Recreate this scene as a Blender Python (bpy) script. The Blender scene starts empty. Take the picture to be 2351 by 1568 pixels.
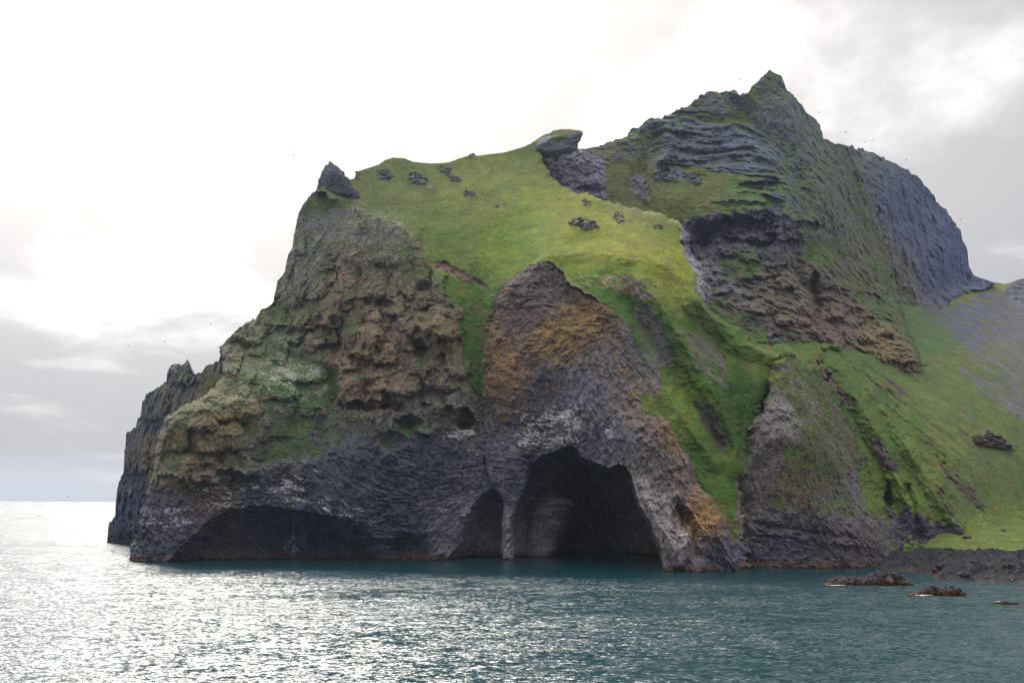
import bpy, bmesh, math, random
import numpy as np
from mathutils import Matrix, Vector, Euler

rng = np.random.default_rng(7)
random.seed(7)
scene = bpy.context.scene
C = scene.collection

# ------------------------------------------------------------------ camera
W0, H0 = 2351.0, 1568.0            # the measuring frame of the photograph
FPX = W0 * 35.0 / 36.0
CAM = np.array([0.0, 0.0, 28.0])
PITCH = math.atan((1153 - H0 / 2) / FPX)
ROLL = math.radians(0.35)
cam_d = bpy.data.cameras.new('camera')
cam_d.lens = 35.0; cam_d.sensor_width = 36.0; cam_d.sensor_fit = 'HORIZONTAL'
cam_d.clip_start = 0.5; cam_d.clip_end = 60000.0
cam = bpy.data.objects.new('camera', cam_d); C.objects.link(cam)
cam.location = CAM
RM = Matrix.Rotation(math.pi / 2 + PITCH, 3, 'X') @ Matrix.Rotation(ROLL, 3, 'Z')
cam.rotation_euler = RM.to_euler()
scene.camera = cam
RMN = np.array(RM)
scene.render.resolution_x = 1024; scene.render.resolution_y = 682

# ------------------------------------------------------------------ sky, sun, exposure
SUN_AZ = math.radians(-20)          # from +Y towards +X
SUN_EL = math.radians(42)
sun_dir = Vector((math.sin(SUN_AZ) * math.cos(SUN_EL), math.cos(SUN_AZ) * math.cos(SUN_EL), math.sin(SUN_EL)))
world = bpy.data.worlds.new('World'); scene.world = world; world.use_nodes = True
nt = world.node_tree; N = nt.nodes; L = nt.links; N.clear()
def wn(t, **kw):
    n = N.new(t)
    for k, v in kw.items(): setattr(n, k, v)
    return n
out = wn('ShaderNodeOutputWorld'); bg = wn('ShaderNodeBackground')
tc = wn('ShaderNodeTexCoord')
def wmath(op, a, b=None, clamp=False):
    n = wn('ShaderNodeMath', operation=op); n.use_clamp = clamp
    for i, x in enumerate((a, b)):
        if x is None: continue
        if isinstance(x, (int, float)): n.inputs[i].default_value = x
        else: L.new(x, n.inputs[i])
    return n.outputs[0]
def wmix(f, a, b):
    n = wn('ShaderNodeMix', data_type='RGBA'); n.clamp_factor = True
    for s, x in ((0, f), (6, a), (7, b)):
        if isinstance(x, (int, float)): n.inputs[s].default_value = x
        elif isinstance(x, tuple): n.inputs[s].default_value = (*x, 1)
        else: L.new(x, n.inputs[s])
    return n.outputs[2]
def wmap(x, a, b, c=0.0, d=1.0, smooth=True):
    n = wn('ShaderNodeMapRange'); n.interpolation_type = 'SMOOTHSTEP' if smooth else 'LINEAR'
    L.new(x, n.inputs[0]); n.inputs[1].default_value = a; n.inputs[2].default_value = b
    n.inputs[3].default_value = c; n.inputs[4].default_value = d
    return n.outputs[0]
sepx = wn('ShaderNodeSeparateXYZ'); L.new(tc.outputs['Generated'], sepx.inputs[0])
el = sepx.outputs[2]
# project directions onto a cloud deck so clouds flatten towards the horizon
den = wmath('ADD', wmath('MAXIMUM', el, 0.0), 0.16)
cxn = wn('ShaderNodeCombineXYZ')
L.new(wmath('DIVIDE', sepx.outputs[0], den), cxn.inputs[0])
L.new(wmath('DIVIDE', sepx.outputs[1], den), cxn.inputs[1])
def wnoise(scale, detail, rough, off, dist=0.0):
    m = wn('ShaderNodeMapping'); L.new(cxn.outputs[0], m.inputs[0]); m.inputs['Location'].default_value = off
    n = wn('ShaderNodeTexNoise'); L.new(m.outputs[0], n.inputs['Vector'])
    n.inputs['Scale'].default_value = scale; n.inputs['Detail'].default_value = detail
    n.inputs['Roughness'].default_value = rough; n.inputs['Distortion'].default_value = dist
    return n.outputs[0]
n1 = wnoise(1.15, 7, 0.55, (3.1, 0.4, 0), 0.3)
n2 = wnoise(3.4, 6, 0.6, (8.2, 2.2, 0), 0.2)
cl = wmath('ADD', wmath('MULTIPLY', n1, 0.7), wmath('MULTIPLY', n2, 0.3))
# glow of the veiled sun
dp = wn('ShaderNodeVectorMath', operation='DOT_PRODUCT'); L.new(tc.outputs['Generated'], dp.inputs[0])
dp.inputs[1].default_value = sun_dir
glow = wmath('POWER', wmath('MAXIMUM', dp.outputs['Value'], 0.0), 6.0)
glow_tight = wmath('POWER', wmath('MAXIMUM', dp.outputs['Value'], 0.0), 40.0)
upl = wmap(el, -0.02, 0.30)
thick = wmap(cl, 0.27, 0.50)                  # 0 thin bright cloud, 1 thick grey cloud
bright = wmix(upl, (0.275, 0.27, 0.28), (0.40, 0.397, 0.397))
dark = wmix(upl, (0.142, 0.148, 0.168), (0.22, 0.215, 0.215))
cloud = wmix(thick, bright, dark)
# low bluish band on the horizon
cloud = wmix(wmap(el, 0.0, 0.055, 0.75, 0.0), cloud, (0.205, 0.225, 0.262))
gl = wn('ShaderNodeMix', data_type='RGBA', blend_type='ADD'); gl.inputs[0].default_value = 1.0
gcol = wn('ShaderNodeVectorMath', operation='SCALE'); gcol.inputs[0].default_value = (1.2, 1.08, 0.96)
gstr = wmath('MULTIPLY', wmath('ADD', wmath('MULTIPLY', glow, 0.72), wmath('MULTIPLY', glow_tight, 2.2)),
             wmath('SUBTRACT', 1.15, wmath('MULTIPLY', thick, 0.75)))
L.new(wmath('MULTIPLY', gstr, wmap(el, 0.02, 0.28, 0.2, 1.0)), gcol.inputs['Scale'])
L.new(cloud, gl.inputs[6]); L.new(gcol.outputs[0], gl.inputs[7])
# overcast zenith is brighter than the horizon
zen = wmap(el, 0.45, 0.95, 1.0, 3.3)
zs = wn('ShaderNodeVectorMath', operation='SCALE'); L.new(gl.outputs[2], zs.inputs[0]); L.new(zen, zs.inputs['Scale'])
sky = wn('ShaderNodeTexSky'); sky.sky_type = 'NISHITA'; sky.sun_disc = False
sky.sun_elevation = SUN_EL; sky.sun_rotation = SUN_AZ; sky.air_density = 1.0; sky.dust_density = 2.0
skys = wn('ShaderNodeVectorMath', operation='SCALE'); L.new(sky.outputs[0], skys.inputs[0]); skys.inputs['Scale'].default_value = 0.08
L.new(wmix(0.93, skys.outputs[0], zs.outputs[0]), bg.inputs[0]); bg.inputs[1].default_value = 1.0
L.new(bg.outputs[0], out.inputs[0])

sun_l = bpy.data.lights.new('sun', 'SUN'); sun_l.energy = 1.5; sun_l.angle = math.radians(22)
sun_l.color = (1.0, 0.95, 0.87)
sun = bpy.data.objects.new('sun', sun_l); C.objects.link(sun)
sun.rotation_euler = sun_dir.to_track_quat('Z', 'Y').to_euler()

vs = scene.view_settings
vs.view_transform = 'Standard'; vs.look = 'None'; vs.gamma = 1.0; vs.use_curve_mapping = False
vs.exposure = 1.3

# ------------------------------------------------------------------ numeric helpers
def ray(u, v):
    u = np.asarray(u, float); v = np.asarray(v, float)
    d = np.stack([(u - W0 / 2) / FPX, -(v - H0 / 2) / FPX, -np.ones_like(u)], -1)
    d = d @ RMN.T
    return d / d[..., 1:2]
def at(u, v, Y):
    return CAM + ray(u, v) * np.asarray(Y, float)[..., None]
def water_Y(u, v):
    return -CAM[2] / ray(u, v)[..., 2]

_G = rng.normal(size=(32, 32, 32, 3)); _G /= np.linalg.norm(_G, axis=-1, keepdims=True)
_G = _G.astype(np.float32)
def perlin(P):
    P = np.asarray(P, np.float32)
    i = np.floor(P).astype(np.int32); f = P - i
    w = f * f * f * (f * (f * 6 - 15) + 10)
    i0 = i & 31; i1 = (i + 1) & 31
    r = 0
    for dx in (0, 1):
        ix = i1[:, 0] if dx else i0[:, 0]; wx = w[:, 0] if dx else 1 - w[:, 0]
        for dy in (0, 1):
            iy = i1[:, 1] if dy else i0[:, 1]; wy = w[:, 1] if dy else 1 - w[:, 1]
            for dz in (0, 1):
                iz = i1[:, 2] if dz else i0[:, 2]; wz = w[:, 2] if dz else 1 - w[:, 2]
                g = _G[ix, iy, iz]
                d = g[:, 0] * (f[:, 0] - dx) + g[:, 1] * (f[:, 1] - dy) + g[:, 2] * (f[:, 2] - dz)
                r = r + wx * wy * wz * d
    return r * 1.5
_ROT = np.array([[0.36, 0.48, -0.8], [-0.8, 0.6, 0.0], [0.48, 0.64, 0.6]], np.float32)
def fbm(P, scale, oct=3, gain=0.5, ridged=False):
    P = np.asarray(P, np.float32) / scale
    s = 0; a = 1.0; t = 0
    for k in range(oct):
        n = perlin(P)
        if ridged: n = 1 - 2 * np.abs(n)
        s = s + a * n; t += a; a *= gain
        P = (P @ _ROT.T) * 2.03 + 11.7
    return s / t
def worley(P, scale, seed=0):
    """distance to the nearest and second nearest of jittered cell points"""
    P = np.asarray(P, np.float32) / scale; i = np.floor(P).astype(np.int32)
    f1 = np.full(len(P), 9.0, np.float32); f2 = f1.copy()
    J = _J
    for dx in (-1, 0, 1):
        for dy in (-1, 0, 1):
            for dz in (-1, 0, 1):
                c = i + np.array([dx, dy, dz], np.int32)
                j = J[(c[:, 0] + seed) & 31, c[:, 1] & 31, c[:, 2] & 31]
                d = ((c + j - P) ** 2).sum(-1)
                lo = d < f1
                f2 = np.where(lo, f1, np.minimum(f2, d)); f1 = np.where(lo, d, f1)
    return np.sqrt(f1), np.sqrt(f2)
_J = rng.random((32, 32, 32, 3)).astype(np.float32) * 0.9
def sstep(a, b, x):
    t = np.clip((x - a) / (b - a), 0, 1); return t * t * (3 - 2 * t)
def rbf(pts, U, V, c=45.0):
    p = np.array(pts, float); n = len(p)
    xy = p[:, :2]; r = np.sqrt(((xy[:, None] - xy[None]) ** 2).sum(-1) + c * c)
    A = np.zeros((n + 3, n + 3)); A[:n, :n] = r + np.eye(n) * -3.0
    A[:n, n] = 1; A[:n, n + 1:] = xy / 500; A[n, :n] = 1; A[n + 1:, :n] = xy.T / 500
    b = np.zeros(n + 3); b[:n] = p[:, 2]
    w = np.linalg.solve(A, b)
    s = w[n] + w[n + 1] * U / 500 + w[n + 2] * V / 500
    for k in range(n):
        s = s + w[k] * np.sqrt((U - xy[k, 0]) ** 2 + (V - xy[k, 1]) ** 2 + c * c)
    return s
def seg_dist(pl, U, V, closed=False):
    pl = np.array(pl, float); d = np.full(U.shape, 1e9)
    m = len(pl) if closed else len(pl) - 1
    for k in range(m):
        a = pl[k]; b = pl[(k + 1) % len(pl)]
        ab = b - a; l2 = (ab ** 2).sum() + 1e-9
        t = np.clip(((U - a[0]) * ab[0] + (V - a[1]) * ab[1]) / l2, 0, 1)
        d = np.minimum(d, (U - a[0] - t * ab[0]) ** 2 + (V - a[1] - t * ab[1]) ** 2)
    return np.sqrt(d)
def inside(pl, U, V):
    c = np.zeros(U.shape, bool); n = len(pl)
    for k in range(n):
        x1, y1 = pl[k]; x2, y2 = pl[(k + 1) % n]
        if y1 == y2: continue
        c ^= ((y1 > V) != (y2 > V)) & (U < (x2 - x1) * (V - y1) / (y2 - y1) + x1)
    return c
def srgb(c):
    c = np.asarray(c, float) / 255.0
    return np.where(c <= 0.04045, c / 12.92, ((c + 0.055) / 1.055) ** 2.4)

# ------------------------------------------------------------------ object helpers
def tag(o, label=None, cat=None, group=None, kind=None):
    if label: o['label'] = label
    if cat: o['category'] = cat
    if group: o['group'] = group
    if kind: o['kind'] = kind
    return o
def link(name, me, mat=None, parent=None):
    o = bpy.data.objects.new(name, me); C.objects.link(o)
    if mat and me: me.materials.clear(); me.materials.append(mat)
    if parent: o.parent = parent
    return o
def np_mesh(name, verts, faces, smooth=True):
    me = bpy.data.meshes.new(name)
    verts = np.ascontiguousarray(verts, np.float32); faces = np.ascontiguousarray(faces, np.int32)
    k = faces.shape[1]
    me.vertices.add(len(verts)); me.vertices.foreach_set('co', verts.ravel())
    me.loops.add(faces.size); me.loops.foreach_set('vertex_index', faces.ravel())
    me.polygons.add(len(faces)); me.polygons.foreach_set('loop_start', np.arange(0, faces.size, k, dtype=np.int32))
    me.polygons.foreach_set('use_smooth', np.full(len(faces), smooth))
    me.update(calc_edges=True); me.validate()
    return me
def set_col(me, col):
    a = me.color_attributes.new('albedo', 'FLOAT_COLOR', 'POINT')
    c = np.ones((len(me.vertices), 4), np.float32); c[:, :3] = col
    a.data.foreach_set('color', c.ravel())

def new_mat(name):
    m = bpy.data.materials.new(name); m.use_nodes = True
    n = m.node_tree.nodes; b = n['Principled BSDF']
    return m, n, m.node_tree.links, b
def land_material(name, bump=0.5, rough=0.92, var=0.35, dist=0.9, crack=0.0):
    m, n, l, b = new_mat(name)
    at_ = n.new('ShaderNodeAttribute'); at_.attribute_name = 'albedo'
    geo = n.new('ShaderNodeNewGeometry')
    t1 = n.new('ShaderNodeTexNoise'); t1.inputs['Scale'].default_value = 0.9; t1.inputs['Detail'].default_value = 6
    t1.inputs['Roughness'].default_value = 0.65
    t2 = n.new('ShaderNodeTexNoise'); t2.inputs['Scale'].default_value = 0.11; t2.inputs['Detail'].default_value = 4
    for t in (t1, t2): l.new(geo.outputs['Position'], t.inputs['Vector'])
    mr = n.new('ShaderNodeMapRange'); l.new(t1.outputs[0], mr.inputs[0])
    mr.inputs[1].default_value = 0.3; mr.inputs[2].default_value = 0.7
    mr.inputs[3].default_value = 1 - var; mr.inputs[4].default_value = 1 + var
    mr2 = n.new('ShaderNodeMapRange'); l.new(t2.outputs[0], mr2.inputs[0])
    mr2.inputs[1].default_value = 0.3; mr2.inputs[2].default_value = 0.7
    mr2.inputs[3].default_value = 0.85; mr2.inputs[4].default_value = 1.15
    mu = n.new('ShaderNodeMath'); mu.operation = 'MULTIPLY'; l.new(mr.outputs[0], mu.inputs[0]); l.new(mr2.outputs[0], mu.inputs[1])
    sc = n.new('ShaderNodeVectorMath'); sc.operation = 'SCALE'; l.new(at_.outputs['Color'], sc.inputs[0]); l.new(mu.outputs[0], sc.inputs['Scale'])
    l.new(sc.outputs[0], b.inputs['Base Color'])
    b.inputs['Roughness'].default_value = rough; b.inputs['Specular IOR Level'].default_value = 0.25
    bp = n.new('ShaderNodeBump'); bp.inputs['Strength'].default_value = bump; bp.inputs['Distance'].default_value = dist
    h_ = t1.outputs[0]
    if crack:
        wp_ = n.new('ShaderNodeVectorMath'); wp_.operation = 'MULTIPLY_ADD'; l.new(t1.outputs['Color'], wp_.inputs[0]); wp_.inputs[1].default_value = (1.6, 1.6, 1.6); l.new(geo.outputs['Position'], wp_.inputs[2])
        vo = n.new('ShaderNodeTexVoronoi'); vo.inputs['Scale'].default_value = 0.42; l.new(wp_.outputs[0], vo.inputs['Vector'])
        ad = n.new('ShaderNodeMath'); ad.operation = 'MULTIPLY_ADD'; l.new(vo.outputs['Distance'], ad.inputs[0]); ad.inputs[1].default_value = -crack; l.new(t1.outputs[0], ad.inputs[2]); h_ = ad.outputs[0]
    l.new(h_, bp.inputs['Height']); l.new(bp.outputs[0], b.inputs['Normal'])
    return m
MAT_ROCK = land_material('cliff_rock', 0.9, 0.88, 0.55, 2.2, 0.5)
MAT_GRASS = land_material('hill_grass', 0.6, 0.95, 0.38, 1.0)
MAT_LAVA = land_material('lava_rock', 0.9, 0.8, 0.6, 1.6, 0.5)

# ------------------------------------------------------------------ the headland: measured grid
S = 1.85
us = np.arange(236, 2620, S); vs_ = np.arange(150, 1352, S)
U, V = np.meshgrid(us, vs_)
GH, GW = U.shape
def n2d(scale, oct=3, seed=0.0, gain=0.5):
    return fbm(np.stack([U.ravel(), V.ravel(), np.full(U.size, seed)], -1), scale, oct, gain).reshape(U.shape)
WU = n2d(26, 3, 3.3, 0.6); WV = n2d(26, 3, 71.7, 0.6)
WF = n2d(9, 2, 130.2)

TOP = [(236,1300),(249,1252),(250,1201),(264,1187),(270,1117),(285,1081),(289,994),(308,983),(320,955),(333,906),(349,899),(382,874),
 (384,850),(401,834),(422,838),(433,826),(441,858),(463,858),(470,845),(484,834),(501,832),(506,797),(535,765),(556,748),(583,732),(604,712),
 (631,690),(629,670),(640,640),(656,620),(660,590),(672,560),(680,520),(684,490),(700,465),(718,446),(738,428),(765,424),(797,413),(814,410),
 (818,395),(840,388),(870,378),(885,367),(902,362),(928,364),(950,372),(990,376),(1030,373),(1060,362),(1078,357),(1085,353),(1095,358),(1160,350),
 (1200,338),(1235,324),(1262,334),(1300,341),(1345,342),(1380,335),(1400,325),(1440,313),(1447,297),(1470,287),(1490,272),(1520,272),(1530,267),
 (1555,253),(1590,237),(1620,215),(1630,208),(1650,212),(1690,208),(1697,214),(1715,215),(1725,200),(1750,178),(1765,163),(1775,163),(1790,172),
 (1800,190),(1815,215),(1835,235),(1855,260),(1870,275),(1882,290),(1893,318),(1920,330),(1945,337),(1957,335),(1967,345),(1971,337),(1985,345),
 (2005,350),(2040,369),(2075,386),(2105,405),(2130,430),(2150,462),(2175,490),(2200,525),(2215,560),(2225,600),(2234,632),(2262,642),(2280,648),
 (2310,652),(2330,645),(2351,639),(2420,650),(2480,690),(2540,800),(2590,980),(2640,1200)]
tp = np.array(TOP, float)
rocky = np.interp(U[0], [236,738,800,1240,1340,1400,2225,2240], [1,1,.12,.12,.2,1,1,.15])[None]
FT = (V + WF * 7 * rocky) - np.interp(U + WU * 9 * rocky, tp[:, 0], tp[:, 1])

# ---- layers: nearer masses painted over farther ones, each with its own distances
ROLLW = 26.0
Y = None; REG = np.zeros(U.shape, np.int8)
def layer(rid, poly, pts, w=ROLLW, R=14.0, c=45.0, warp=1.0, edge=None):
    global Y
    Yl = rbf(pts, U, V, c)
    if poly is None:
        Y = Yl; REG[:] = rid; return
    u_, v_ = U + WU * 12 * warp, V + WV * 12 * warp
    ins = inside(poly, u_, v_)
    d = seg_dist(edge if edge else poly, u_, v_, closed=edge is None)
    t = np.clip(1 - d / w, 0, 1)
    roll = R * (1 - np.sqrt(np.clip(1 - t * t, 0, 1)))
    Yn = np.minimum(Yl + roll, np.maximum(Y, Yl))
    Y = np.where(ins, Yn, Y); REG[ins] = rid
R_HILL, R_MOUNT, R_RIDGE, R_FARHILL, R_GRASS, R_LEFT, R_POINT, R_ELE, R_BUTT, R_CAVE, R_SPUR = range(1, 12)

layer(R_HILL, None, [(2351,650,880),(2600,600,930),(2258,665,820),(2110,695,750),(2351,750,735),(2200,800,650),(2351,900,615),(2100,850,592),
 (2000,800,590),(1900,800,560),(1800,780,562),(2250,1000,545),(2351,1050,545),(2100,1000,518),(2180,1120,500),(2200,1200,492),(2351,1185,512),
 (1700,800,532),(2120,1235,486),(1950,900,532),(1800,1290,480),(1700,1200,480),(2600,900,640),(2600,1180,525),(2050,1100,503),(2000,1000,515),
 (300,1200,690),(700,700,640),(1200,500,640),(1200,1000,540),(2600,1300,490),(2351,1300,480),(2300,1240,490)])
layer(R_FARHILL, [(2200,500),(2640,500),(2640,740),(2500,720),(2351,700),(2330,690),(2300,670),(2258,662),(2225,640)],
 [(2240,640,1150),(2351,640,1180),(2300,670,1120),(2351,700,1080),(2640,600,1200),(2640,720,1080)], R=6)
layer(R_RIDGE, [(1900,250),(2400,250),(2300,640),(2262,664),(2215,672),(2185,690),(2160,712),(2110,700),(2070,700),(2000,600),(1950,450)],
 [(1945,337,860),(2005,350,865),(2105,405,870),(2150,470,862),(2215,560,850),(2230,630,835),(2250,660,818),(2170,700,770),(2110,695,755),
  (2060,640,765),(2010,480,800),(2100,520,822),(2160,600,800),(2000,400,835)], R=8)
layer(R_MOUNT, [(1200,100),(1945,100),(1958,345),(1990,400),(2012,480),(2032,560),(2052,640),(2065,690),(2078,740),(2108,800),(2124,850),(2085,852),
  (2000,818),(1900,792),(1800,790),(1700,790),(1600,790),(1540,640),(1500,520),(1400,500),(1300,480),(1180,420)],
 [(1235,324,690),(1345,345,690),(1450,300,705),(1630,210,718),(1773,165,728),(1890,320,738),(1945,337,755),(1990,400,748),(2020,520,735),(2050,640,702),
  (2080,750,640),(2120,850,592),(2050,800,602),(1950,700,622),(1900,600,642),(1900,450,682),(1800,300,706),(1650,300,698),(1540,330,692),(1540,375,684),
  (1700,400,668),(1600,400,674),(1550,440,652),(1700,440,642),(1780,480,628),(1640,480,634),(1560,500,642),(1450,460,656),(1400,420,666),(1350,400,668),
  (1300,430,657),(1600,530,640),(1700,525,630),(1700,600,612),(1650,620,610),(1800,600,618),(1750,720,578),(1650,720,572),(1850,760,572),(1950,790,582),(1650,780,560)],
 R=16, w=20)
layer(R_GRASS, [(560,300),(1243,300),(1240,345),(1248,372),(1264,402),(1292,432),(1330,447),(1348,444),(1400,464),(1450,479),(1520,492),(1562,510),(1580,540),
  (1588,580),(1612,608),(1620,650),(1617,690),(1640,720),(1700,760),(1730,790),(1790,812),(1785,860),(1750,930),(1742,1010),(1738,1100),(1742,1320),(560,1320)],
 [(740,430,580),(820,400,602),(900,362,618),(1000,374,622),(1085,358,632),(1160,350,642),(1240,325,652),(1248,380,628),(1300,432,606),(1400,464,590),
  (1540,502,576),(1600,592,549),(1618,645,530),(1500,580,535),(1350,540,554),(1330,500,570),(1250,590,525),(1200,480,582),(1100,450,594),(950,450,594),
  (850,430,594),(950,520,568),(1100,560,558),(1100,650,532),(1090,750,518),(1090,880,504),(1090,1000,498),(1400,600,523),(1500,640,515),(1590,680,516),
  (1700,770,522),(1600,800,500),(1500,750,502),(1680,900,492),(1650,1000,482),(1690,1080,474),(1600,1000,472),(1690,1250,458),(1150,580,553)],
 R=10, w=14, c=60)
layer(R_POINT, [(200,780),(560,740),(640,760),(640,950),(420,1000),(400,1320),(200,1320)],
 [(252,1248,672),(300,1248,655),(300,1100,655),(340,950,640),(433,850,612),(480,850,592),(540,780,575),(620,850,545),(400,1000,600),(400,1250,600)], R=4, w=12)
layer(R_LEFT, [(292,1335),(292,1292),(314,1222),(335,1134),(349,1064),(363,1004),(380,955),(415,934),(443,918),(486,895),(512,860),(506,800),(500,740),
  (600,640),(640,480),(700,440),(740,440),(765,456),(830,468),(880,492),(930,510),(962,540),(978,580),(985,612),(1008,640),(1018,685),(1048,704),
  (1060,750),(1066,820),(1072,880),(1108,915),(1118,1000),(1152,1110),(1170,1200),(1180,1335)],
 [(300,1290,467),(340,1150,474),(370,1000,484),(400,945,490),(480,910,502),(560,880,512),(640,840,522),(520,800,562),(600,720,572),(640,660,578),(690,480,592),
  (740,440,585),(850,475,568),(960,545,556),(1008,650,536),(1048,720,522),(900,600,548),(800,600,553),(720,600,563),(900,750,522),(800,780,524),(780,700,538),
  (1000,760,514),(1050,850,506),(800,880,508),(800,960,502),(700,900,510),(650,960,502),(600,950,499),(500,960,490),(550,1050,486),(400,1150,472),
  (450,1250,471),(700,1100,485),(900,1050,490),(1050,1000,497),(1100,1100,499),(900,1200,490),(1100,1250,503),(700,1285,482),(560,1285,478),(1000,1285,496)],
 R=16, w=22)
layer(R_ELE, [(1152,1340),(1153,1283),(1153,1200),(1158,1163),(1148,1134),(1125,1108),(1112,1065),(1116,1000),(1106,900),(1112,800),(1122,720),(1138,680),
  (1165,645),(1212,612),(1245,598),(1272,606),(1292,620),(1300,650),(1330,662),(1420,720),(1448,760),(1470,820),(1512,866),(1535,905),(1560,960),(1585,1040),(1600,1110),
  (1640,1145),(1668,1200),(1692,1265),(1722,1340)],
 [(1152,1280,507),(1165,1160,505),(1180,1080,497),(1130,1050,499),(1120,900,500),(1120,760,510),(1150,660,520),(1245,602,524),(1330,662,515),(1280,700,505),
  (1250,800,492),(1300,900,485),(1250,1000,487),(1350,1000,477),(1320,1025,480),(1420,1060,464),(1450,900,477),(1420,740,494),(1505,870,476),(1470,960,464),
  (1500,1000,455),(1545,1000,458),(1575,1100,446),(1500,1150,442),(1530,1230,428),(1560,1300,423),(1700,1300,428),(1640,1170,441),(1690,1260,432),(1600,1230,427)],
 R=14, w=24)
layer(R_BUTT, [(1722,1340),(1722,1290),(1706,1220),(1702,1130),(1706,1080),(1714,1010),(1726,960),(1748,920),(1768,880),(1762,850),(1785,822),(1815,815),(1870,828),
  (1898,850),(1922,900),(1938,950),(1962,1000),(1990,1075),(2014,1115),(2036,1150),(2050,1172),(2064,1215),(2074,1260),(2060,1340)],
 [(1800,818,503),(1785,890,488),(1870,838,508),(1920,900,502),(1960,1000,496),(2000,1120,489),(2060,1225,482),(1720,1000,480),(1800,1000,470),(1880,1000,475),
  (1800,1150,462),(1900,1150,466),(1730,1150,470),(1760,1290,459),(1850,1292,456),(1975,1288,460),(2000,1220,468),(2065,1290,470)], R=8, w=34, warp=2.2)

def feat(pl, amp, w, p=1.0, warp=1.0):
    global Y
    d = seg_dist(pl, U + WU * 9 * warp, V + WV * 9 * warp)
    Y = Y + amp * np.clip(1 - d / w, 0, 1) ** p
# ridges (towards the eye) and gullies (away)
for pl, a, w in [
  ([(1300,655),(1420,722),(1470,800),(1515,870),(1545,930),(1600,1010),(1640,1060)], -5, 30),
  ([(1470,640),(1530,720),(1590,830),(1640,900),(1680,1000),(1692,1070)], -7, 34),
  ([(1600,690),(1650,740),(1700,790),(1790,815)], -8, 34),
  ([(1560,770),(1620,820),(1680,880)], -4, 26),
  ([(1440,690),(1500,780),(1560,880),(1620,960),(1660,1030)], 7, 30),
  ([(1560,700),(1620,780),(1680,850),(1710,930),(1700,1050),(1702,1150)], 4, 40),
  ([(1090,640),(1085,760),(1090,880),(1095,930)], 6, 40),
  ([(1250,592),(1340,580),(1440,592),(1520,610),(1600,655)], -3, 24),
  ([(1330,500),(1420,545),(1520,600)], -4, 60),
  ([(1780,480),(1850,640),(1880,700)], 10, 34), ([(1870,640),(1876,740)], 10, 16),
  ([(1890,600),(1960,680),(2060,780),(2115,845)], -9, 34),
  ([(1800,240),(1860,340),(1900,460),(1960,560),(2030,640)], -9, 40),
  ([(1700,250),(1745,300),(1790,340),(1830,420),(1850,480)], 10, 34),
  ([(1950,360),(1990,480),(2020,580),(2060,680)], 8, 26),
  ([(1500,310),(1480,360),(1470,430),(1480,470)], 8, 30),
  ([(1530,290),(1540,340),(1500,390)], -6, 24),
  ([(1330,350),(1370,390),(1380,440)], -7, 34),
  ([(1900,800),(1930,860),(1990,960),(2040,1060),(2080,1150),(2105,1200)], -5, 30),
  ([(1925,880),(1960,960),(2010,1060),(2045,1130),(2070,1200)], 4, 30),
  ([(2000,900),(2060,990),(2120,1090),(2165,1160),(2200,1215)], -5, 24),
  ([(2085,1120),(2100,1180),(2112,1240)], 6, 12),
  ([(1005,602),(1050,622),(1112,655)], 2.5, 8),
  ([(520,900),(560,980),(600,1040)], 3, 40), ([(670,960),(665,1060),(640,1120)], 3, 34),
  ([(700,1000),(700,1100)], -4, 40), ([(760,860),(770,930)], 5, 30), ([(640,830),(760,860),(790,920)], 4, 50),
  ([(1000,780),(1010,850),(1060,900)], -3, 40), ([(770,740),(780,800)], 8, 20), ([(820,760),(900,780),(960,740)], -5, 34),
  ([(1470,1120),(1490,1165),(1512,1205),(1540,1240),(1560,1290)], -4, 20), ([(1555,1160),(1572,1190),(1592,1220),(1600,1270)], 6, 20),
  ([(1640,1200),(1660,1250),(1680,1300)], -3, 16), ([(1712,1150),(1716,1290)], 3, 20),
  ([(1730,1200),(1800,1215),(1900,1225),(1965,1235)], 1.8, 8), ([(1730,1215),(1800,1228),(1900,1240),(1970,1250)], -1.5, 14),
  ([(1040,1250),(1060,1230),(1090,1200),(1120,1160)], 6, 26), ([(985,1290),(1030,1255),(1060,1215),(1075,1180)], -4, 18),
  ([(2240,1005),(2290,1010),(2320,1025)], -4, 16),
  ]: feat(pl, a, w, warp=1.7 if pl[0][0] > 1890 else 1.2)
def bulges(lst):
    global Y
    B = np.zeros(U.shape)
    for cx_, cy_, rx, ry, am in lst:
        j0, j1 = np.searchsorted(us, [cx_ - rx * 1.4, cx_ + rx * 1.4]); i0, i1 = np.searchsorted(vs_, [cy_ - ry * 1.4, cy_ + ry * 1.4])
        if j1 <= j0 or i1 <= i0: continue
        sl = np.s_[i0:i1, j0:j1]
        dv_ = (V[sl] + WV[sl] * 11 + WF[sl] * 5 - cy_) / ry; dv_ = np.where(dv_ > 0, dv_ * 1.25, dv_)
        e = np.sqrt(((U[sl] + WU[sl] * 15 + WF[sl] * 6 - cx_) / rx) ** 4 + dv_ ** 4)
        B[sl] = np.maximum(B[sl], am * np.clip(1.6 * (1 - e), 0, 1) ** 0.7 * (1 + 0.25 * np.clip(dv_, -1, 1)))
    Y = Y - B
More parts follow.
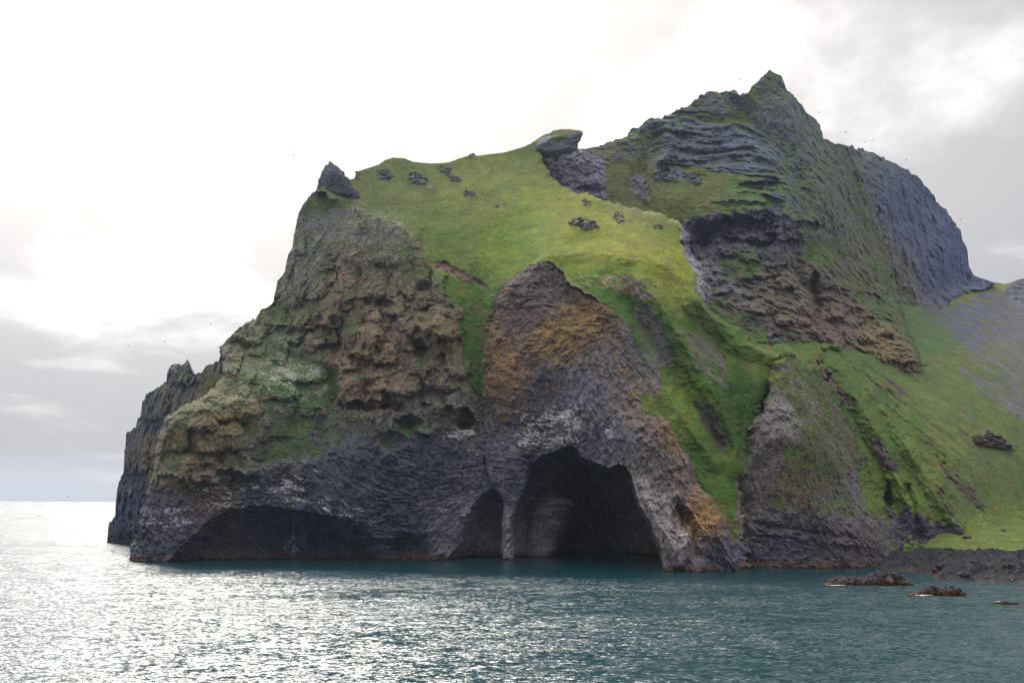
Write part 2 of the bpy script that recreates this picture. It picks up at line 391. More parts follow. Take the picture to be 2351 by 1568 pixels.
KN = [(900,560,70,66,6),(830,560,50,70,5),(760,570,46,70,6),(712,640,40,60,5),(935,655,26,40,6),(965,620,24,50,5),(1005,660,18,50,5),(1020,745,44,48,9),(975,760,30,50,6),(830,790,46,44,10),
 (880,815,30,30,7),(760,720,26,50,7),(735,775,22,26,6),(690,735,26,30,6),(650,660,24,30,5),(905,700,30,36,6),(860,655,30,40,6),(800,660,26,50,5),(1010,860,40,50,5),(930,880,44,36,6),
 (860,880,40,30,6),(800,900,30,30,5),(540,940,60,34,6),(450,960,56,36,6),(400,1000,34,50,5),(480,1020,44,30,6),(560,1010,40,34,5),(410,1070,50,34,5),(480,1090,60,30,6),(560,1075,36,26,5),
 (520,800,40,34,6),(580,770,36,30,6),(620,730,36,26,5),(700,860,60,24,4),(640,900,50,24,4),(420,862,26,30,6),(350,930,40,50,6),(310,1040,34,70,6),(300,1180,34,70,7),(275,1190,20,60,5)]
rk_ = np.random.default_rng(21)
KPOLY = [(480,770),(640,640),(690,500),(760,470),(860,490),(960,550),(1010,650),(1060,720),(1070,900),(1090,960),(900,1010),(760,950),(620,950),(560,1110),(380,1110),(340,1040),(400,930),(560,900)]
while len(KN) < 190:
    x_, y_ = rk_.uniform(330, 1090), rk_.uniform(470, 1110)
    if not inside(KPOLY, np.array([x_]), np.array([y_]))[0] or (590 < x_ < 780 and 810 < y_ < 930): continue
    r_ = rk_.uniform(8, 24); KN.append((x_, y_, r_, r_ * rk_.uniform(0.8, 1.8), r_ * rk_.uniform(0.14, 0.24)))
KP2 = [(1570,500),(1700,485),(1790,480),(1880,600),(1960,660),(2060,760),(2110,845),(1960,800),(1840,760),(1740,740),(1640,680),(1620,620)]
while len(KN) < 260:
    x_, y_ = rk_.uniform(1560, 2110), rk_.uniform(480, 850)
    if not inside(KP2, np.array([x_]), np.array([y_]))[0]: continue
    r_ = rk_.uniform(10, 30); KN.append((x_, y_, r_, r_ * rk_.uniform(0.5, 1.1), r_ * rk_.uniform(0.14, 0.26)))
bulges(KN)
def scoop(poly, depth, w, rid=None, p=0.7, warp=0.6):
    global Y
    u_, v_ = U + WU * 10 * warp, V + WV * 10 * warp
    ins = inside(poly, u_, v_); d = seg_dist(poly, u_, v_, True)
    Y = np.where(ins, Y + depth * np.clip(d / w, 0, 1) ** p, Y)
    if rid: REG[ins] = rid
# low wave-cut arches of the left cliff
scoop([(385,1345),(388,1285),(430,1240),(480,1194),(540,1166),(610,1160),(650,1166),(690,1172),(740,1180),(800,1190),(835,1205),(868,1240),(880,1285),(880,1345)], 20, 60)
scoop([(905,1345),(912,1300),(930,1262),(950,1250),(968,1275),(970,1345)], -4, 20)
scoop([(1012,1345),(1030,1280),(1058,1240),(1070,1200),(1082,1165),(1104,1135),(1132,1118),(1180,1112),(1180,1345)], 34, 40, warp=0.5, p=0.75)
scoop([(860,1345),(878,1250),(925,1218),(980,1232),(1000,1290),(1000,1345)], 8, 40)
for pl_, a_, w_ in (([(690,1168),(704,1290)],-5,26),([(552,1170),(530,1290)],-4,34),([(790,1196),(806,1290)],-6,22),([(620,1165),(625,1290)],3,30)): feat(pl_, a_, w_)
scoop([(1568,515),(1600,502),(1680,492),(1760,486),(1790,500),(1782,560),(1742,596),(1712,560),(1680,585),(1650,560),(1625,610),(1600,600),(1590,560)], 9, 16, warp=1.6)
# hollows in the knobby rock and under the gully rim
for c, rx, ry, dp_ in [((1068,962),22,26,14),((840,930),60,14,9),((735,762),26,18,8),((560,790),30,12,4),((1010,830),16,22,6),((965,800),18,26,6),
    ((520,1100),60,22,6),((470,1075),30,14,4),((640,1010),30,12,3),((940,970),34,16,6),((880,700),26,14,6),((830,690),30,10,5),((900,930),30,12,6),
    ((1608,560),26,40,6),((1700,520),90,18,6),((1765,560),20,44,6),((1660,680),26,10,6),((1850,520),40,14,10),((1990,690),34,20,10),((2010,745),40,18,8),
    ((1700,470),70,8,4),((1750,430),60,16,10),((2100,840),40,8,6),((1530,400),30,10,6),((1595,408),26,10,5),((1350,435),40,12,6),((1335,515),14,9,5),
    ((1568,1192),26,34,9),((1780,775),22,8,5),((2040,1140),10,30,7),((660,760),30,14,5),((560,760),26,14,4),((900,1010),40,20,4)]:
    e = ((U + WU * 14 - c[0]) / rx) ** 2 + ((V + WV * 14 - c[1]) / ry) ** 2
    Y = Y + dp_ * np.clip(1 - e, 0, 1) ** 0.6
# the great cave under the elephant-like arch
CAVE = [(1305,1022),(1322,1025),(1334,1048),(1362,1060),(1400,1074),(1420,1064),(1437,1071),(1451,1094),(1460,1125),(1471,1160),(1494,1197),(1506,1229),(1521,1263),
  (1524,1290),(1518,1345),(1168,1345),(1168,1217),(1170,1185),(1180,1155),(1194,1125),(1206,1095),(1214,1066),(1242,1046),(1291,1031)]
cu, cv = U + WU * 3, V + WV * 3
cin = inside(CAVE, cu, cv); cd = seg_dist(CAVE, cu, cv, True)
Yc = rbf([(1180,1283,528),(1250,1060,530),(1320,1040,530),(1320,1150,585),(1340,1280,605),(1420,1150,572),(1480,1270,565),(1400,1280,585),(1450,1110,530),(1500,1250,540),(1200,1200,540)], U, V)
Yc = Yc + 5 * np.cos(U / 21.0 + V / 60.0)
COL = [(1186,1345),(1192,1285),(1203,1231),(1206,1180),(1216,1145),(1240,1128),(1262,1122),(1300,1126),(1320,1134),(1330,1165),(1326,1197),(1305,1225),(1292,1246),(1283,1280),(1280,1345)]
kin = inside(COL, cu, cv); kd = seg_dist(COL, cu, cv, True)
Yk = 532 + 30 * (1 - np.sqrt(np.clip(1 - np.clip(1 - kd / 28, 0, 1) ** 2, 0, 1))) - np.clip((V - 1140) / 120, 0, 1) * 4
Yc = np.where(kin, np.minimum(Yk, Yc), Yc)
Y = np.where(cin, np.minimum(Yc, Y + cd * np.where(U > 1400, 9.0, 5.0)), Y); REG[cin] = R_CAVE

# the trunk: a cone narrowing to a pillar, standing clear of the hollow and the cave behind it
TRUNK = [(1090,985),(1104,1020),(1108,1044),(1113,1086),(1123,1110),(1141,1126),(1153,1145),(1157,1163),(1154,1180),(1152,1199),(1152,1345),(1183,1345),(1182,1245),(1178,1217),(1178,1199),(1184,1175),
  (1195,1147),(1207,1124),(1214,1105),(1218,1086),(1219,1067),(1262,1030),(1262,985)]
layer(R_ELE, TRUNK, [(1100,990,501),(1180,990,493),(1262,990,487),(1115,1060,498),(1165,1060,491),(1218,1060,489),(1165,1110,493),(1172,1160,499),(1168,1220,501),(1168,1290,502),(1150,1280,503),(1190,1280,503)],
 w=13, R=9, warp=0.22, edge=TRUNK[1:21])

# ---- columnar basalt: noise drawn out along a flow field
FLOW = [(300,1250,60),(380,1200,25),(450,1150,20),(600,1130,-20),(700,1150,20),(800,1100,35),(900,1080,20),(1000,1060,15),(1060,1120,-35),(1010,1230,-45),(1130,1040,8),
 (1170,1080,12),(1180,1130,20),(1170,1220,-30),(1150,800,5),(1200,900,10),(1180,980,20),(1220,700,-25),(1260,650,60),(1290,720,20),(1300,800,-40),(1330,760,-20),(1350,860,80),
 (1300,900,-70),(1400,880,60),(1440,960,45),(1360,980,70),(1250,980,15),(1450,1040,50),(1500,1080,60),(1480,980,30),(1540,1000,70),(1530,1150,60),(1560,1240,70),(1600,1100,75),
 (1780,950,80),(1750,1100,75),(1850,1150,-80),(1800,1260,5),(1950,1200,60),(1260,1180,10),(1400,1200,80),(900,1200,0),(700,1230,80),
 (1700,350,4),(1900,720,35),(2000,750,30),(1850,700,35),(2050,820,25),(1600,560,70),(850,550,75),(700,600,70)]
fc = np.zeros(U.shape); fs = np.zeros(U.shape); fw = np.zeros(U.shape)
for x, y, a in FLOW:
    w_ = 1.0 / (((U - x) ** 2 + (V - y) ** 2) / 900.0 + 1.0) ** 1.6
    fc += w_ * math.cos(2 * math.radians(a)); fs += w_ * math.sin(2 * math.radians(a)); fw += w_
ang = 0.5 * np.arctan2(fs, fc) + WU * 1.3 + WF * 0.9
def lic(noise, ang, n=9, step=1.0):
    acc = noise.copy(); cnt = 1
    for sg in (1, -1):
        pi = np.arange(GH)[:, None] * np.ones((1, GW)); pj = np.ones((GH, 1)) * np.arange(GW)[None]
        for k in range(n):
            ii = np.clip(np.rint(pi).astype(np.int32), 0, GH - 1); jj = np.clip(np.rint(pj).astype(np.int32), 0, GW - 1)
            a = ang[ii, jj]
            pi = pi + np.sin(a) * step * sg; pj = pj + np.cos(a) * step * sg
            ii = np.clip(np.rint(pi).astype(np.int32), 0, GH - 1); jj = np.clip(np.rint(pj).astype(np.int32), 0, GW - 1)
            acc += noise[ii, jj]; cnt += 1
    acc /= cnt
    return (acc - acc.mean()) / acc.std()
wn0 = rng.normal(size=U.shape)
wn0 = wn0 + 0.5 * (np.roll(wn0, 1, 0) + np.roll(wn0, 1, 1) + np.roll(wn0, -1, 0) + np.roll(wn0, -1, 1))
STREAK = lic(wn0, ang, 6)
STREAK2 = lic(np.kron(rng.normal(size=(GH // 2 + 1, GW // 2 + 1)), np.ones((2, 2)))[:GH, :GW], ang, 12)
STREAK = 0.85 * STREAK + 0.28 * STREAK2

# ---- masks: 'g' leans to turf (+) or bare rock (-)
g = np.ones(U.shape)
def paint(arr, poly, val, warp=1.0, soft=10):
    u_, v_ = U + WU * 16 * warp, V + WV * 16 * warp
    ins = inside(poly, u_, v_); d = seg_dist(poly, u_, v_, True)
    k = np.where(ins, np.clip(0.5 + d / soft, 0, 1), np.clip(0.5 - d / soft, 0, 1))
    arr[:] = arr * (1 - k) + val * k
g[REG == R_MOUNT] = 0.05; g[REG == R_RIDGE] = -0.35; g[REG == R_LEFT] = 0.0; g[REG == R_POINT] = 0.02
g[REG == R_ELE] = -0.75; g[REG == R_CAVE] = -1; g[REG == R_BUTT] = 0.12; g[REG == R_FARHILL] = 0.6
for poly, val in [
  ([(1480,395),(1550,382),(1640,398),(1690,402),(1720,410),(1760,448),(1782,476),(1740,482),(1640,484),(1560,502),(1500,492),(1450,480),(1400,460),(1395,400),(1400,350),(1480,360)], .75),
  ([(1500,400),(1560,388),(1612,405),(1608,420),(1540,412),(1510,415)], -.5),
  ([(1240,345),(1345,345),(1385,368),(1394,450),(1312,446),(1262,402)], -.55),
  ([(1440,400),(1490,395),(1490,470),(1445,460)], -.1),
  ([(1350,345),(1450,300),(1530,270),(1525,340),(1400,380)], .1),
  ([(1540,290),(1700,285),(1790,350),(1780,400),(1640,385),(1500,390)], -.25),
  ([(1715,220),(1765,165),(1790,180),(1740,240),(1700,300),(1660,290)], .35),
  ([(1560,505),(1660,485),(1790,480),(1860,560),(1880,650),(1960,660),(2060,760),(2110,850),(2000,815),(1900,800),(1840,770),(1740,740),(1660,690),(1620,620)], -.3),
  ([(1640,590),(1700,570),(1760,600),(1740,640),(1660,640)], .25), ([(1830,540),(1920,560),(1940,600),(1900,610),(1850,600)], .45),
  ([(1890,580),(1960,620),(2050,740),(2020,740),(1940,660)], .15),
  ([(1940,360),(2000,450),(2060,640),(2090,700),(2040,680),(1980,560),(1940,440)], .22),
  ([(2086,690),(2170,708),(2262,664),(2420,680),(2640,900),(2640,1060),(2400,1010),(2330,960),(2250,890),(2170,800),(2110,730)], -.34),
  ([(2075,690),(2110,700),(2180,770),(2250,850),(2230,860),(2150,790)], .3),
  # left cliff
  ([(690,490),(720,450),(760,440),(830,468),(800,480),(740,480)], .55),
  ([(540,790),(600,770),(650,800),(700,830),(780,850),(775,915),(700,940),(640,925),(600,880),(560,880)], .75),
  ([(600,710),(640,690),(680,710),(660,740),(600,750)], .35), ([(880,760),(910,730),(960,725),(930,765),(905,780)], .8),
  ([(630,950),(720,940),(710,1010),(680,1050),(640,1080),(620,1000)], .35), ([(720,960),(800,950),(850,980),(800,1010),(730,1010)], .15),
  ([(860,560),(930,570),(960,620),(930,660),(880,640)], .1), ([(380,980),(430,960),(450,1020),(400,1040)], .2),
  ([(560,960),(620,950),(630,1050),(580,1060)], .12), ([(430,880),(510,860),(600,890),(480,905)], .3),
  ([(280,1110),(700,1060),(900,1030),(1000,980),(1110,960),(1180,1350),(200,1350)], -.95),
  ([(960,650),(1060,700),(1070,880),(1090,960),(960,960),(780,940),(770,800),(880,700)], -.18),
  # the spurs right of the arch
  ([(1285,618),(1350,625),(1440,625),(1500,640),(1520,690),(1470,690),(1400,670),(1330,655)], .0),
  ([(1445,700),(1490,706),(1532,768),(1550,840),(1500,872),(1470,820)], -.05),
  ([(1562,755),(1610,750),(1648,785),(1672,840),(1684,905),(1640,882),(1588,835)], -.06),
  ([(1590,915),(1620,930),(1658,975),(1682,1050),(1640,1030),(1605,970)], -.16),
  ([(1550,505),(1580,535),(1590,580),(1612,605),(1625,650),(1620,720),(1600,640),(1570,580)], -.75),
  ([(1300,660),(1420,725),(1470,820),(1510,870),(1480,905),(1460,850),(1410,760)], -.2),
  ([(1475,905),(1525,892),(1565,960),(1600,1040),(1630,1100),(1600,1080),(1560,1020),(1520,950),(1470,950)], .75),
  ([(1620,1150),(1660,1180),(1700,1290),(1660,1290)], -.6),
  # right buttress
  ([(1785,892),(1815,930),(1835,965),(1838,1010),(1800,1040),(1780,1100),(1720,1180),(1705,1100),(1720,980),(1750,930)], -.25), ([(1790,1040),(1860,1000),(1930,1050),(1900,1100),(1810,1090)], .2),
  ([(1700,1170),(1990,1190),(2040,1290),(1990,1350),(1690,1350)], -.8), ([(1895,1000),(1960,1030),(2000,1130),(2040,1180),(2060,1250),(2010,1250),(1960,1180)], -.1),
  ([(1965,1060),(2010,1120),(2045,1175),(2035,1195),(1990,1165)], .8),
  ([(1690,1090),(1712,1090),(1716,1350),(1690,1350)], -.6),
  # scars of the right hillside
  ([(1938,826),(1985,832),(2062,874),(2084,920),(2052,942),(2002,898),(1955,860)], -.22), ([(2010,850),(2050,862),(2060,880),(2020,870)], .3),
  ([(1893,844),(1925,876),(1968,935),(1975,955),(1945,930),(1905,880)], -.5), ([(2040,935),(2070,948),(2086,975),(2060,965)], -.35),
  ([(2076,958),(2132,1003),(2184,1068),(2233,1113),(2274,1189),(2240,1170),(2182,1104),(2130,1030)], -.32), ([(2132,1078),(2174,1128),(2224,1219),(2184,1198),(2150,1138)], -.38),
  ([(1996,988),(2035,1020),(2074,1092),(2050,1090),(2005,1040)], -.5), ([(2012,1108),(2035,1130),(2070,1194),(2086,1246),(2064,1240),(2040,1170)], -.7),
  ([(2104,1165),(2120,1180),(2112,1244),(2095,1240)], -.5),
  ([(1985,1010),(2030,1060),(2060,1120),(2045,1120),(2000,1050)], -.4), ([(2060,1180),(2130,1190),(2215,1215),(2225,1250),(2060,1260)], -.6),
  ([(2235,1000),(2275,995),(2325,1025),(2290,1030),(2245,1015)], -.5), ([(1005,600),(1050,620),(1115,648),(1110,660),(1040,635),(1000,612)], -.9),
  ([(2080,840),(2125,850),(2110,870),(2060,850)], -.4), ([(2296,668),(2330,648),(2351,636),(2430,645),(2430,730),(2345,712)], -.6), ([(942,418),(984,412),(1005,436),(1022,454),(985,442),(955,428)], -.05), ([(1320,520),(1378,524),(1360,532),(1330,530)], -.2),
  ]: paint(g, poly, val)

# soften the turf mask so that noise, not the outlines, decides the edge
for _ in range(3):
    g = (g + np.roll(g, 2, 0) + np.roll(g, -2, 0) + np.roll(g, 2, 1) + np.roll(g, -2, 1)) / 5
# ---- first positions, then relief in world space
land = FT > -S * 1.2
idx = np.where(land)
P0 = at(U[idx], V[idx], Y[idx]); up = np.zeros(U.shape); up_ = None
def full(x, fill=0.0):
    o = np.full(U.shape, fill, float); o[idx] = x; return o
gi = g[idx]; reg = REG[idx]; ui, vi = U[idx], V[idx]
wgt_rock = np.clip(0.55 - gi * 0.75, 0.06, 1.0)
basalt = np.zeros(U.shape)
for poly in ([(270,1120),(520,1110),(700,1070),(900,1030),(1020,980),(1100,960),(1105,700),(1240,590),(1300,650),(1450,760),(1500,900),(1580,1040),(1640,1150),(1720,1350),(200,1350)],
             [(1700,1120),(1760,1000),(1860,1000),(1960,1150),(2070,1260),(2060,1350),(1690,1350)]):
    paint(basalt, poly, 1.0, soft=40)
bi = basalt[idx]
Pz = P0 * np.array([1, 1, 0.62])
big = fbm(Pz, 34, 3); mid = fbm(Pz + 40, 13, 3, ridged=True); fine = fbm(Pz + 90, 4.2, 3); tiny = fbm(P0 + 7, 1.6, 2)
hol = fbm(Pz + 200, 10.5, 2)
knob = np.zeros(U.shape); paint(knob, [(480,760),(640,640),(760,560),(900,640),(1010,650),(1060,720),(1070,900),(1090,960),(900,1020),(760,960),(620,960),(560,1120),(380,1120),(340,1040),(400,930),(560,900)], 1.0, soft=60)
paint(knob, [(1570,510),(1700,490),(1800,490),(1880,640),(1780,760),(1640,680)], 0.8, soft=40)
ki = knob[idx]
rk = np.where(wgt_rock > 0.2)[0]
wp = P0 + np.stack([big * 5 + fine * 1.5, mid * 2, mid * 3 + fine * 2], -1)
kf1 = np.zeros(len(P0)); kf2 = np.zeros(len(P0)); bf = np.zeros(len(P0))
a1, a2 = worley(wp[rk] * np.array([1, 1, 0.62]), 11.0); kf1[rk] = a1; kf2[rk] = a2 - a1
a1, a2 = worley(wp[rk] * np.array([1, 1, 0.8]) + 50, 3.6, 9); bf[rk] = np.clip(a2 - a1, 0, 0.6); bf1 = np.zeros(len(P0)); bf1[rk] = a1
disp = wgt_rock * (1 - 0.72 * bi) * (4.4 * big - 3.0 * (mid - 0.2) + 1.6 * fine)
disp += wgt_rock * (1 - 0.75 * bi) * (0.5 + 0.8 * ki) * (7.0 * np.clip(kf1, 0, 1) ** 2 - 2.0 - 1.6 * np.clip(kf2, 0, 0.35))
disp += wgt_rock * (1 - 0.45 * bi) * (2.0 * np.clip(bf1, 0, 1) - 1.6 * bf)
disp += np.where(reg == R_RIDGE, -0.55, 0) * disp
disp += np.where(reg == R_POINT, -2.6 * (mid - 0.2) + 2.0 * fine, 0)
disp += wgt_rock * ki * (5.0 * sstep(0.05, 0.42, hol) - 2.0 * sstep(0.1, 0.5, -hol))
disp += bi * (3.0 * big - 1.8 * (mid - 0.2) + 0.9 * fine) + 0.55 * wgt_rock * tiny
disp += (1 - wgt_rock) * (1.2 * big + 0.40 * fine + 0.30 * tiny)
str_amp = np.clip(bi * 0.30 + 0.08 * wgt_rock, 0, 1)
disp -= str_amp * np.clip(0.75 + 1.6 * fbm(P0 + 411, 26, 2), 0.15, 1.7) * STREAK[idx] * np.where(reg == R_CAVE, 0.5, 1.0)
# layered lavas of the mountain
lay = np.zeros(U.shape)
paint(lay, [(1500,270),(1560,240),(1700,270),(1760,330),(1800,400),(1790,480),(1720,470),(1660,390),(1500,400)], 1.0, soft=30)
paint(lay, [(1880,650),(1960,690),(2060,760),(2120,850),(2000,815),(1880,800),(1720,740),(1640,640),(1760,640)], 0.55, soft=40)
li = lay[idx]
tilt = P0[:, 2] + 0.18 * (P0[:, 0] - 150) * (0.05 + 0.65 * sstep(1680, 1780, ui) * sstep(620, 500, vi) + 1.65 * sstep(500, 620, vi)) + 6 * big
lays = fbm(np.stack([P0[:, 0] / 42, P0[:, 1] / 60, tilt / 6.4], -1), 1.0, 3, 0.45)
saw = np.clip(0.5 + 0.9 * lays, 0, 1)
disp += li * (8.5 * np.tanh(3.2 * lays) * 0.5 + 1.2 * fine)
# gullying down the steep flanks
flank = np.where(reg == R_MOUNT, sstep(0.9, 0.2, li), np.where(reg == R_RIDGE, 1.0, 0.0))
gul = fbm(np.stack([P0[:, 0] - 0.55 * P0[:, 2], P0[:, 1] * 0.3, P0[:, 2] * 0.22], -1), 15, 3, ridged=True)
disp += flank * -2.6 * gul * wgt_rock
rib = fbm(np.stack([P0[:, 0] * 0.9 - 0.25 * P0[:, 2], P0[:, 1] * 0.2, P0[:, 2] * 0.16], -1) + 77, 17, 4, 0.6, ridged=True)
disp += np.where(reg == R_RIDGE, -12.0 * (rib - 0.1) - 2.0 * (mid - 0.2), 0) + np.where(reg == R_MOUNT, -2.6 * (mid - 0.2) + 1.6 * fine, 0) * (1 - 0.6 * li) * np.clip(1.1 - gi, 0.2, 1) + np.where(reg == R_MOUNT, -5.0 * (rib - 0.1) * sstep(1740, 1820, ui) * sstep(720, 560, vi), 0)
rib2 = fbm(np.stack([P0[:, 0] + 3 * big, P0[:, 1] * 0.4, P0[:, 2] * 0.24], -1) + 177, 13, 4, 0.6, ridged=True)
disp += np.where(reg == R_LEFT, -5.5 * (rib2 - 0.1) * (1 - bi) * wgt_rock, 0)
trk = fbm(P0 * np.array([0.22, 0.22, 1.1]) + 60, 1.5, 3, 0.6)
disp += (1 - wgt_rock) * 0.55 * trk
hs = (reg == R_HILL)
gul2 = fbm(np.stack([(P0[:, 0] + 0.9 * P0[:, 2]), P0[:, 1] * 0.2, P0[:, 2] * 0.15], -1), 17, 3)
disp += np.where(hs, (1.6 + 2.6 * sstep(780, 880, vi) * sstep(2330, 2150, ui)) * gul2, 0)
disp = np.where((reg == R_HILL) & (ui > 2080), disp * (1 - 0.62 * sstep(1000, 900, vi)), disp)
disp = np.where((reg == R_CAVE), disp * 0.9 - 1.6 * (mid - 0.2), disp)
Y[idx] += disp

P = at(U, V, Y)
# slope-dependent turf: where the ground leans back it holds grass
dU = np.zeros_like(P); dV = np.zeros_like(P)
Ps = P.copy()
for _ in range(2):
    Ps[1:-1, 1:-1] = (Ps[1:-1, 1:-1] * 2 + Ps[:-2, 1:-1] + Ps[2:, 1:-1] + Ps[1:-1, :-2] + Ps[1:-1, 2:]) / 6
dU[:, 1:-1] = Ps[:, 2:] - Ps[:, :-2]; dV[1:-1] = Ps[2:] - Ps[:-2]
nrm = np.cross(dV, dU); nrm /= np.linalg.norm(nrm, axis=-1, keepdims=True) + 1e-9
nz = nrm[..., 2]
nz = np.where(nrm[..., 1] > 0.2, -nz, nz)
nzi = nz[idx]
gn = fbm(P0 + 300, 9, 4, 0.6)
gnoise = 0.55 * gn + 0.3 * fine + 0.35 * fbm(P0 + 333, 2.0, 2, 0.7)
hst = fbm(np.stack([(P0[:, 0] + 0.75 * P0[:, 2]), P0[:, 1] * 0.25, P0[:, 2] * 0.12], -1) + 900, 7.5, 4, 0.6)
gi = gi + np.where(hs, (1.5 + 3.2 * sstep(760, 860, vi)) * np.minimum(hst + 0.09, 0.09) * sstep(2420, 2230, ui) - 0.5 * sstep(0.0, 0.4, -hst) * (gi < 0.3) + 0.35 * hst * (gi < 0.5), 0)
gi = gi + np.where((reg == R_GRASS) & (vi > 600) & (ui > 1290), 1.1 * np.minimum(hst + 0.10, 0.10), 0)
spk = fbm(P0 + 345, 1.3, 2, 0.8)
gm = sstep(-0.20, 0.22, gi + 0.45 * spk + 0.9 * gnoise + 0.55 * (nzi - 0.38) + li * np.where(lays > 0.12, 0.22, -0.12) - 0.10)

# ---- albedo
ROCKC = [(850,520,112,108,98),(800,650,122,100,78),(700,600,100,100,90),(760,740,100,82,70),(850,820,122,97,70),(960,800,100,84,74),(1020,780,112,92,66),(600,730,97,97,77),
 (500,930,128,106,70),(450,1000,114,92,66),(400,1050,117,102,77),(600,1050,92,87,82),(480,1100,104,84,72),(380,1200,92,88,98),(600,1120,76,76,88),(800,1100,78,78,90),(1000,1050,84,82,92),
 (1050,950,97,88,82),(1200,700,92,78,76),(1250,650,96,86,82),(1150,850,122,97,76),(1280,780,112,92,66),(1350,720,118,96,70),(1250,900,88,80,86),(1350,900,108,102,112),(1400,850,112,102,98),
 (1450,950,116,102,94),(1480,1050,108,98,96),(1550,1000,122,98,78),(1530,1080,108,96,92),(1600,1200,128,100,64),(1570,1280,100,90,94),(1650,1280,82,78,90),(1180,1080,90,86,94),(1400,1000,98,95,104),
 (1780,950,112,103,101),(1750,1050,102,91,88),(1850,1100,103,88,74),(1900,1050,97,92,74),(1800,1250,88,83,92),(1950,1250,90,80,82),(1950,1150,98,90,92),
 (1700,350,92,96,106),(1800,250,97,102,104),(1750,450,76,80,94),(1620,560,78,73,88),(1750,540,82,76,88),(1800,650,98,87,78),(1900,720,98,82,76),(1950,640,102,87,82),(2050,800,112,97,70),
 (1900,500,90,93,90),(2000,600,99,95,84),(1350,380,104,100,112),(1500,300,86,92,98),(1600,620,110,106,110),(2100,500,80,86,106),(2200,600,76,82,106),(2250,720,104,105,120),(2300,850,120,116,114),
 (2400,800,112,112,118),(2000,900,98,80,74),(2150,1080,96,78,74),(2100,1220,84,78,88),(280,1150,72,74,90),(330,950,78,80,84),(420,860,78,78,78),(500,800,90,86,76),(760,450,96,92,104),(1350,1200,84,82,92),
 (900,1250,74,74,88),(700,1250,70,72,90),(1680,850,88,78,74),(1620,800,86,76,72),(1640,980,84,74,70),(1500,800,86,82,82),(1060,630,92,74,66),(1485,1150,132,120,120),(1512,1215,130,118,116),(1565,1255,142,130,126),(1165,1220,164,156,160),(1170,1260,164,156,158),(1163,1180,156,148,152),(1172,1150,140,133,138),(1175,1110,124,118,125),(1160,1060,110,105,112),(1485,1150,150,138,138),(1512,1215,146,134,134)]  # trunk points lightened: its brightness against the hollow is put into the colour
GRASSC = [(900,420,112,125,74),(1100,450,124,136,70),(1200,550,112,136,52),(1000,550,106,126,60),(1080,720,78,117,42),(1090,850,64,104,46),(1400,560,140,150,56),(1550,620,146,156,52),
 (1300,480,136,146,60),(1250,590,118,136,48),(1400,680,74,117,40),(1500,800,74,108,44),(1550,950,114,142,40),(1620,1050,88,126,40),(1700,900,64,107,36),(1780,840,112,132,44),(1850,900,90,112,48),
 (1950,880,88,120,52),(2050,1000,94,126,52),(2050,1150,112,140,52),(2150,1050,112,131,60),(2250,1100,102,121,66),(2200,900,107,126,66),(2100,750,84,120,66),(1700,430,97,130,74),(1620,450,114,126,70),
 (1450,420,110,118,74),(700,860,84,115,64),(560,800,84,102,62),(640,700,84,105,62),(2300,1230,125,148,60),(2300,660,120,125,60),(850,600,92,104,70),(450,900,92,104,62),(1770,200,104,118,72),
 (2000,480,92,112,74),(1650,620,86,112,62),(1250,330,104,120,60),(1650,780,84,122,42),(1800,780,80,118,46),(320,1000,78,92,66),(2400,1100,100,120,64)]
def idw(pts, p=2.2):
    u_ = ui + 26 * WU[idx]; v_ = vi + 26 * WV[idx]
    acc = np.zeros((len(ui), 3)); ws = np.zeros(len(ui))
    for x, y, r, gg, b in pts:
        w_ = 1.0 / (((u_ - x) ** 2 + (v_ - y) ** 2) / 400.0 + 1.0) ** p
        acc += w_[:, None] * srgb([r, gg, b]); ws += w_
    return acc / ws[:, None]
EXPO = 0.76
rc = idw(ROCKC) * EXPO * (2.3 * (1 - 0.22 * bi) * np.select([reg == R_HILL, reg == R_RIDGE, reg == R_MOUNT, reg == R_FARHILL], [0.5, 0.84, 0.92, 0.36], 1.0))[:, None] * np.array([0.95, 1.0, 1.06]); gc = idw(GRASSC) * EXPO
gc = gc * np.array([1.08, 1.06, 1.16])
gc = np.where((vi > 640)[:, None], gc * 0.88 + 0.12 * gc.mean(1, keepdims=True), gc)
rc = np.where((ki > 0.3)[:, None] & (ui < 1100)[:, None], rc * 0.72 + 0.28 * rc.mean(1, keepdims=True) * np.array([1.02, 1.02, 0.94]), rc)
ochre = np.zeros(U.shape)
for poly, v_ in [([(1120,680),(1200,640),(1290,620),(1460,780),(1500,930),(1450,1000),(1300,960),(1200,1000),(1110,960)], .33), ([(1130,760),(1180,780),(1200,900),(1130,930)], .75),
    ([(1230,740),(1330,700),(1400,740),(1320,800),(1240,800)], .8), ([(1560,1080),(1640,1130),(1670,1220),(1600,1250),(1580,1160)], .8), ([(1420,830),(1470,860),(1490,950),(1450,950)], .75),
    ([(340,1030),(480,930),(620,920),(560,1080),(400,1130)], .42), ([(760,780),(900,740),(1040,730),(1070,900),(1000,960),(850,900)], .36), ([(760,560),(830,560),(830,700),(740,700)], .42),
    ([(1980,720),(2120,840),(2000,810)], .5), ([(1110,880),(1220,900),(1240,990),(1140,1000)], .5), ([(1500,970),(1570,980),(1580,1080),(1530,1060)], .4)]:
    paint(ochre, poly, v_, soft=30)
on = fbm(P0 + 500, 5.5, 4, 0.65)
om = sstep(0.38, 0.58, ochre[idx] * 0.62 + 0.85 * on) * (ochre[idx] > 0.02)
oc = srgb([150, 120, 76]) * EXPO * 1.5
